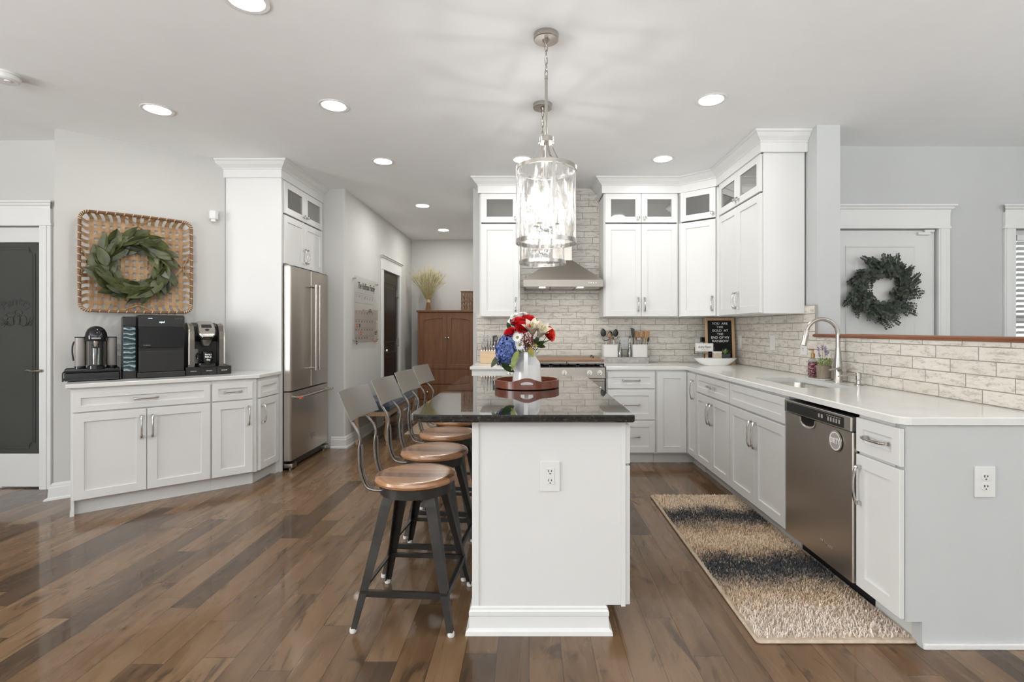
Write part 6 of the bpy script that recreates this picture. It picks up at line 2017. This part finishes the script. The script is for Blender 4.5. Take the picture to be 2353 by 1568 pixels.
# white boat bowl with sign, candle and succulent
Yb = 4.905
bw = thing('boat_bowl', 'long white boat-shaped bowl in front of the letter board', 'bowl', (xat(1643, Yb), Yb, CT + .0008), R(-3))
L2, H2 = .205, .066
mb = MB()
def boat(s_, z, inner=0):
    out = []
    for q in range(40):
        a = 2 * PI * q / 40
        c, s2 = math.cos(a), math.sin(a)
        ex = L2 * s_ - inner * 2.0
        out.append((ex * abs(c) ** .7 * (1 if c >= 0 else -1), (.072 * (.55 + .45 * s_) - inner) * abs(s2) ** .7 * (1 if s2 >= 0 else -1), z))
    return out
mb.loft([boat(.56, 0), boat(.60, .0015), boat(.66, .008), boat(.75, .021), boat(.84, .035), boat(.92, .050), boat(1.0, H2), boat(1.0, H2 + .001, .002), boat(.985, H2, .004), boat(.90, .050, .005), boat(.82, .037, .006), boat(.70, .024, .007), boat(.56, .0144, .007)], True, True)
mb.build('body', 'porcelain', bw, sharp=50)
zf = CT + .0008 + .0145
ks = thing('kitchen_sign', 'small white sign reading kitchen on a black wire stand', 'sign', (xat(1619, 4.90), 4.908, zf), R(-6))
SW, SH = .168, .078
z0s = zat(808, 4.90) - zf
MB().box(-SW / 2, SW / 2, -.004, .004, z0s, z0s + SH, .003).build('plate', 'ceramic', ks)
mb = MB()
for a in ((-SW / 2 + .006, SW / 2 - .006, .006, .0068), (-SW / 2 + .006, SW / 2 - .006, SH - .0068, SH - .006), (-SW / 2 + .006, -SW / 2 + .0068, .006, SH - .006), (SW / 2 - .0068, SW / 2 - .006, .006, SH - .006)):
    mb.box(a[0], a[1], -.0048, -.004, z0s + a[2], z0s + a[3])
mb.build('border_line', 'ink', ks)
text(MB(), 'kitchen', .038, at(-.001, -.0050, z0s + SH * .56) @ FRONT, shear=.42, spacing=1.08).build('lettering', 'ink', ks)
text(MB(), 'CRAFTED', .0105, at(.004, -.0050, z0s + SH * .23) @ FRONT, spacing=1.5).build('small_lettering', 'grey_ink', ks)
mb = MB()
zl = z0s - .022
mb.tube(spline([(-SW / 2 - .010, -.010, z0s + .040), (-SW / 2 - .010, -.010, zl + .010), (-SW / 2 + .0, -.010, zl), (SW / 2, -.010, zl), (SW / 2 + .010, -.010, zl + .010), (SW / 2 + .010, -.010, z0s + .040)], 4), .0028, 7)
mb.cyl((0, -.010, zl), (0, -.004, .012), .004, 7)
mb.box(-.012, .014, -.014, .010, .0, .012)
mb.build('wire_stand', 'black_wire', ks)
cd_ = thing('candle_box', 'small printed square candle box between sign and succulent', 'candle', (xat(1648, 4.90), 4.906, zf), R(-5))
CW = (1657.5 - 1638.5) / 2 * 4.9 / F
ch = zat(808, 4.90) - zf
MB().loft([rl2 for rl2 in ([(x, y, z) for x, y in rrect(-CW + d, CW - d, -.024 + d, .024 - d, .004, 3)] for d, z in ((.003, 0), (.001, .01), (0, ch - .014)))], smooth=False).build('body', 'kraft', cd_)
MB().box(-CW - .001, CW + .001, -.026, .026, ch - .0135, ch, .002).build('lid', 'ceramic', cd_)
mb = MB()
for a in ((-.022, .022, .028, .0286), (-.022, .022, .060, .0606), (-.022, -.0214, .028, .0606), (.0214, .022, .028, .0606)): mb.box(a[0], a[1], -.0252, -.0244, a[2] + .02, a[3] + .02)
mb.build('printed_frame', 'grey_ink', cd_)
su = thing('potted_succulent', 'spiky green succulent in a dark square pot', 'plant', (xat(1666.5, 4.90), 4.906, zf), R(-5))
PWd = (1677.5 - 1658) / 2 * 4.9 / F
ph = zat(813.5, 4.90) - zf
MB().loft([[(x, y, z) for x, y in rrect(-PWd + d * 1.5, PWd - d * 1.5, -.026 + d, .026 - d, .003, 3)] for d, z in ((.004, 0), (.003, .01), (0, ph - .016), (-.0015, ph - .0155), (-.0015, ph), (.003, ph), (.004, ph - .008))], smooth=False).build('pot', 'green_pot', su)
mb = MB()
rn = random.Random(2)
for i in range(22):
    a = 2.4 * i
    el = .25 + 1.1 * (i / 22)
    d = Vector((math.cos(a) * math.cos(el), math.sin(a) * math.cos(el) * .8, math.sin(el)))
    mb.leaf((d.x * .004, d.y * .004, ph - .006), d, Vector((0, 0, 1)) - d * .5, .062 * rn.uniform(.8, 1.05), .0125, -.25, .5, 6, .3)
mb.build('leaves', 'succulent', su, sharp=80)

# ------------------------------------------------------------------ beside the sink: tray, soap, lavender
Ys = 3.50
sx_, sy_ = xat(1886, Ys), Ys
stt = thing('soap_tray', 'small white oval tray beside the faucet', 'tray', (1.990, 3.500, CT + .0005))
k = MB()
def ov(d, z): return [(x, y, z) for x, y in rrect(-.050 + d, .050 - d, -.110 + d, .110 - d, .045, 6)]
k.loft([ov(.008, 0), ov(.001, .008), ov(0, .010), ov(.003, .010), ov(.008, .004)], True, True); k.build('dish', 'porcelain', stt)
so = thing('soap_bottle', 'clear soap bottle with burgundy label and copper pump', 'bottle', (xat(1868, 3.545), 3.545, CT + .0055))
k = MB()
def sq(d, z, w_=.027): return [(x, y, z) for x, y in rrect(-w_ + d, w_ - d, -w_ * .8 + d, w_ * .8 - d, .008, 4)]
k.loft([sq(.002, 0), sq(0, .003), sq(0, .118), sq(.006, .132), sq(.017, .142)], True, True); k.build('body', 'bottle_glass', so)
MB().loft([sq(.003, .004), sq(.003, .030)]).build('soap', 'amber', so)
MB().loft([sq(-.0008, .018), sq(-.0008, .112)], False, False).build('label', 'label', so)
MB().lathe([(0, .1425), (.013, .1425), (.013, .170), (.010, .172), (.005, .173), (.0045, .200), (0, .200)], 16).box(-.030, .008, -.006, .006, .194, .204, .003).build('pump', 'pump', so)
lv = thing('potted_lavender', 'lavender sprigs in a grey wood-look round pot', 'plant', (xat(1893, 3.455), 3.455, CT + .0055))
MB().lathe([(0, 0), (.036, 0), (.041, .006), (.047, .092), (.044, .092), (.040, .080), (0, .078)], 28).build('pot', 'pot_wood', lv)
mb = MB(); fl = MB(); s_ = MB()
rn = random.Random(6)
for i in range(46):
    a, q = rn.random() * 6.28, rn.random() ** .5 * .038
    p = Vector((q * math.cos(a), q * math.sin(a), .082))
    d = Vector((q * math.cos(a) * 8, q * math.sin(a) * 8, 1)).normalized()
    for j in range(4):
        mb.leaf(p + d * (.014 * j), (d + Vector((rn.uniform(-.8, .8), rn.uniform(-.8, .8), 0))).normalized(), Vector((rn.uniform(-1, 1), -1, .3)), .026, .0065, .2, .1, 3)
tips = [(-.036, .0, .205), (-.030, .0, .165), (-.005, .01, .215), (.010, .0, .210), (.018, .005, .195), (.026, .0, .175), (.004, -.01, .190)]
for (x, y, z) in tips:
    b_ = Vector((x * .35, y, .085)); e_ = Vector((x, y, z))
    s_.tube(spline([b_, b_.lerp(e_, .5) + Vector((0, 0, .01)), e_], 4), .0011, 5)
    d = (e_ - b_.lerp(e_, .5)).normalized()
    for j in range(20):
        c = e_ + d * (.030 * j / 20 - .012) + Vector((rn.gauss(0, .0035), rn.gauss(0, .0035), 0))
        fl.sphere(c, .0034 - .001 * j / 20, 5)
mb.build('leaves', 'herb', lv, sharp=80); s_.build('stems', 'herb', lv); fl.build('blooms', 'lavender', lv)

# ------------------------------------------------------------------ hallway
AYf = 7.86
ax0, ax1 = xat(957, AYf), -.80
AW = ax1 - ax0
ar = thing('armoire', 'brown wooden armoire with arched double doors at the hall end', 'armoire', (ax0, AYf, 0))
AH = zat(713, AYf)
MB().box(.018, AW - .018, .02, .54, .06, AH - .03, .003).box(.018, .05, .0, .02, .0, AH - .03).box(AW - .05, AW - .018, .0, .02, 0, AH - .03).build('body', 'armoire', ar)
MB().box(0, AW, -.018, .555, AH - .03, AH, .006).build('top', 'armoire', ar)
MB().box(.01, AW - .01, -.005, .545, 0, .0595, .004).build('plinth', 'armoire', ar)
zd = zat(848, AYf)
zt = AH - .045
dw_ = (AW - .104) / 2
for s_ in (0, 1):
    a = .052 + s_ * dw_
    b = a + dw_ - .004
    mb = MB()
    # frame with an arched opening and a sunk panel
    st_, top_, bot_ = .062, .075, .065
    n = 14
    arch = []
    for i in range(n + 1):
        t_ = i / n
        x = a + st_ + (b - a - 2 * st_) * t_
        full = (x - (.052 if True else 0)) / (2 * dw_)
        arch.append((x, zt - top_ - .055 * (2 * full - 1) ** 2))
    def lp(z_y, off=0.0, arch=arch):
        pts = [(a + st_ + off, z_y, zd + bot_ + off)] + [(b - st_ - off, z_y, zd + bot_ + off)]
        return pts + [(min(max(x, a + st_ + off), b - st_ - off), z_y, z - off) for x, z in reversed(arch)]
    inner = lp(-.004)
    outer_ = [(a, -.004, zd), (b, -.004, zd)] + [(a + (b - a) * (1 - i / n), -.004, zt) for i in range(n + 1)]
    back_ = [(x, .018, z) for x, y, z in outer_]
    mb.loft([back_, outer_, inner, lp(.003, .003), lp(.004, .006)], True, True, smooth=False)
    d_o = mb.build('door', 'armoire', ar)
    kx = b - .022 if s_ == 0 else a + .022
    k = MB(); k.M = at(kx, -.004, zat(777, AYf)) @ Matrix.Rotation(PI / 2, 4, 'X'); k.lathe([(0, 0), (.008, 0), (.007, .012), (.016, .018), (.017, .026), (.010, .031), (0, .032)], 16); k.build('knob', 'nickel', d_o)
zc = zd - .012
for i, (za, zb_) in enumerate(((zc - .225, zc), (zc - .46, zc - .235), (.075, zc - .47))):
    d_o = MB().box(.052, AW - .056, -.004, .018, za, zb_, .006).build('drawer', 'armoire', ar)
    for x in (.052 + dw_ * .28, .052 + dw_ * 1.72):
        k = MB(); k.M = at(x, -.004, (za + zb_) / 2) @ Matrix.Rotation(PI / 2, 4, 'X'); k.lathe([(0, 0), (.008, 0), (.007, .012), (.016, .018), (.017, .026), (.010, .031), (0, .032)], 14); k.build('knob', 'nickel', d_o)

# dried wheat bunch on the armoire
wb = thing('wheat_bunch', 'bound bunch of dried wheat standing on the armoire', 'dried wheat', (xat(984, 8.05), 8.06, AH + .001))
mb = MB(); s_ = MB()
rn = random.Random(9)
for i in range(190):
    a = rn.random() * 6.28
    q = math.sqrt(rn.random())
    flare = q * .235 if i % 7 else q * .34
    L = rn.uniform(.36, .58) * (1 - .28 * q * q)
    foot = Vector((.045 * q * math.cos(a), .045 * q * math.sin(a), 0))
    waist = Vector((.022 * q * math.cos(a), .022 * q * math.sin(a), .15))
    top = Vector((flare * math.cos(a), flare * math.sin(a) * .7, .15 + L * .9))
    mid = waist.lerp(top, .5) + Vector((0, 0, .035))
    s_.tube([foot, waist], .0028, 4, cap=False)
    mb.tube(spline([waist, mid, top], 3), .0016, 4, cap=False)
    d = (top - mid).normalized()
    mb.tube([top - d * .01, top + d * .02, top + d * .06], [.002, .0042, .0008], 5)
    for j in range(2):
        e = (d + Vector((rn.uniform(-.35, .35), rn.uniform(-.35, .35), rn.uniform(-.1, .3)))).normalized()
        mb.tube([top, top + e * .085], [.0012, .0004], 3, cap=False)
o_ = mb.build('wheat_ears', 'wheat', wb); o_['kind'] = 'stuff'
o_ = s_.build('bound_stems', 'wheat_stem', wb); o_['kind'] = 'stuff'
MB().lathe([(.028, .125), (.032, .128), (.032, .172), (.028, .175), (.028, .125)], 20).build('raffia_band', 'raffia', wb)
# open-weave basket on the armoire
ob = thing('woven_basket', 'small open-weave square basket at the right end of the armoire top', 'basket', (xat(1077, 8.0), 8.02, AH + .001))
mb = MB()
bw2, bh2 = .105, zat(671, 8.0) - AH
def sqp(w_, z): return [(-w_, -w_, z), (w_, -w_, z), (w_, w_, z), (-w_, w_, z)]
for i in range(5):
    z = .012 + (bh2 - .024) * i / 4
    p = sqp(bw2, z)
    for j in range(4):
        mb.ribbon([p[j], p[(j + 1) % 4]], (0, 0, 1), .026 if 0 < i < 4 else .02, .003)
for j in range(5):
    t_ = -1 + 2 * (j + .5) / 5
    for (x, y, sd) in ((t_ * bw2, -bw2 - .003, (1, 0, 0)), (t_ * bw2, bw2 + .003, (1, 0, 0)), (-bw2 - .003, t_ * bw2, (0, 1, 0)), (bw2 + .003, t_ * bw2, (0, 1, 0))):
        mb.ribbon([(x, y, 0), (x, y, bh2)], sd, .022, .003)
mb.box(-bw2, bw2, -bw2, bw2, 0.0, .005)
mb.build('weave', 'wicker', ob)
MB().tube(rrect_pts := [(x, y, bh2) for x, y in rrect(-bw2 - .006, bw2 + .006, -bw2 - .006, bw2 + .006, .012, 3)], .007, 7, closed=True).build('rim', 'wicker', ob)

# bench with tufted navy seat along the hall wall
by0, by1 = 5.50, 6.78
bx0, bx1 = HX + .035, -1.515
bn = thing('bench', 'bench with tufted navy seat and carved oak legs along the hall wall', 'bench', (0, 0, 0))
SHt = .475
mb = MB()
nx, ny = 14, 40
tuft = []
V = []
for j in range(ny + 1):
    for i in range(nx + 1):
        u_, v_ = i / nx, j / ny
        e = min(u_, 1 - u_, (v_) * 3, (1 - v_) * 3)
        z = SHt - .055 + .055 * min(1, (e * 6)) ** .45
        for (tu, tv) in [(.3, .1 + .2 * q) for q in range(5)] + [(.7, .1 + .2 * q) for q in range(5)] + [(.5, .2 * q) for q in range(1, 5)]:
            dd_ = math.hypot((u_ - tu) * .42, (v_ - tv) * 1.28)
            z -= .022 * math.exp(-(dd_ / .035) ** 2)
        V.append((bx0 + (bx1 - bx0) * u_, by0 + (by1 - by0) * v_, z))
Fq = [(j * (nx + 1) + i, j * (nx + 1) + i + 1, (j + 1) * (nx + 1) + i + 1, (j + 1) * (nx + 1) + i) for j in range(ny) for i in range(nx)]
mb.raw(V, Fq, True)
mb.box(bx0, bx1, by0, by1, SHt - .11, SHt - .054, .012)
mb.build('cushion', 'navy', bn)
MB().box(bx0 + .012, bx1 - .012, by0 + .012, by1 - .012, SHt - .165, SHt - .111, .006).build('apron', 'bench_leg', bn)
for sx_, x in ((-1, bx0 + .045), (1, bx1 - .045)):
    for sy, y in ((-1, by0 + .045), (0, (by0 + by1) / 2), (1, by1 - .045)):
        pts = [(x, y, SHt - .112), (x + sx_ * .012, y + sy * .012, SHt - .18), (x + sx_ * .010, y + sy * .010, SHt - .25), (x - sx_ * .010, y - sy * .010, .12), (x - sx_ * .008, y - sy * .008, .06), (x + sx_ * .012, y + sy * .012, .025), (x + sx_ * .010, y + sy * .010, 0.001)]
        ps = spline(pts, 4)
        rs = []
        for i in range(len(ps)):
            t_ = i / (len(ps) - 1)
            rs.append(.034 - .024 * min(1, t_ / .75) + (.008 if t_ > .82 else 0))
        MB().tube(ps, rs, 10).build('leg', 'bench_leg', bn)
hr = thing('hall_rug', 'beige rug on the hallway floor in front of the armoire', 'rug', (0, 0, 0))
MB().box(-1.49, -.85, 6.05, 7.35, .0005, .012, .004).build('pile', 'hall_rug', hr)

# clear acrylic calendar on stand-offs
cy0, cy1 = 1.955 * F / (1216 - 809), 6.46
cz0, cz1 = 1.105, 1.855
cal = thing('wall_calendar', 'clear acrylic family calendar board on the hallway wall', 'calendar', (HX, cy0, 0), PI / 2)
CWd = cy1 - cy0
MB().box(0, CWd, -.030, -.025, cz0, cz1).build('acrylic_sheet', 'acrylic', cal)
for x in (.02, CWd - .02):
    for z in (cz0 + .03, cz1 - .03):
        MB().cyl((x, -.0005, z), (x, -.038, z), .009, 12).build('standoff', 'chrome', cal)
ink = MB()
yi = -.0310
text(ink, 'The Hoffman Family', .105, at(CWd * .47, yi, cz1 - .10) @ FRONT @ Matrix.Scale(.72, 4, (1, 0, 0)), shear=.25, bold=.001)
gx1 = CWd * .78
def hline(z, x0_=.01, x1_=gx1, w_=.0016): ink.box(x0_, x1_, yi - .0003, yi + .0003, z - w_ / 2, z + w_ / 2)
rows = [cz1 - .20 - .095 * i for i in range(6)]
for z in (cz1 - .185, cz1 - .205): hline(z)
for i, z in enumerate(rows[1:]): hline(z)
rn = random.Random(1)
day = 1
for i, dn in enumerate('SMTWTFS'):
    text(ink, dn, .022, at(.01 + gx1 * (i + .5) / 7, yi, cz1 - .195 - .03) @ FRONT)
for r_ in range(5):
    for i in range(7):
        if r_ == 0 and i < 2: continue
        if day > 31: break
        text(ink, str(day), .026, at(.01 + gx1 * (i + .32) / 7, yi, rows[r_ + 1] - .022 if r_ else rows[1] + .055 - .0) @ FRONT, bold=.0006)
        day += 1
for x, z, s_ in ((.16, rows[3] - .055, '4 pm'), (.16, rows[3] - .075, 'ball'), (.06, rows[5] - .055, 'dance'), (.06, rows[5] - .08, '6 pm'), (CWd * .62, rows[2] + .03, 'school'), (CWd * .62, rows[2] + .008, 'picture day'), (CWd * .88, rows[4] - .05, 'groceries'), (CWd * .88, rows[4] - .075, 'library')):
    text(ink, s_, .026, at(x, yi, z) @ FRONT, shear=.2, bold=.0005)
ink.box(CWd * .82, CWd * .97, yi - .0003, yi + .0003, rows[3] + .02, rows[3] + .0216)
ink.build('black_writing', 'ink', cal)
red = MB()
for x, z, s_ in ((.065, rows[3] - .05, 'soccer'), (.065, rows[3] - .075, 'game'), (.20, rows[4] - .05, 'dentist'), (.20, rows[4] - .075, '9 am'), (.29, rows[2] + .02, 'off'), (CWd * .88, rows[5] - .07, 'call Gran')):
    text(red, s_, .027, at(x, yi, z) @ FRONT, shear=.2, bold=.0006)
red.build('red_writing', 'red_ink', cal)
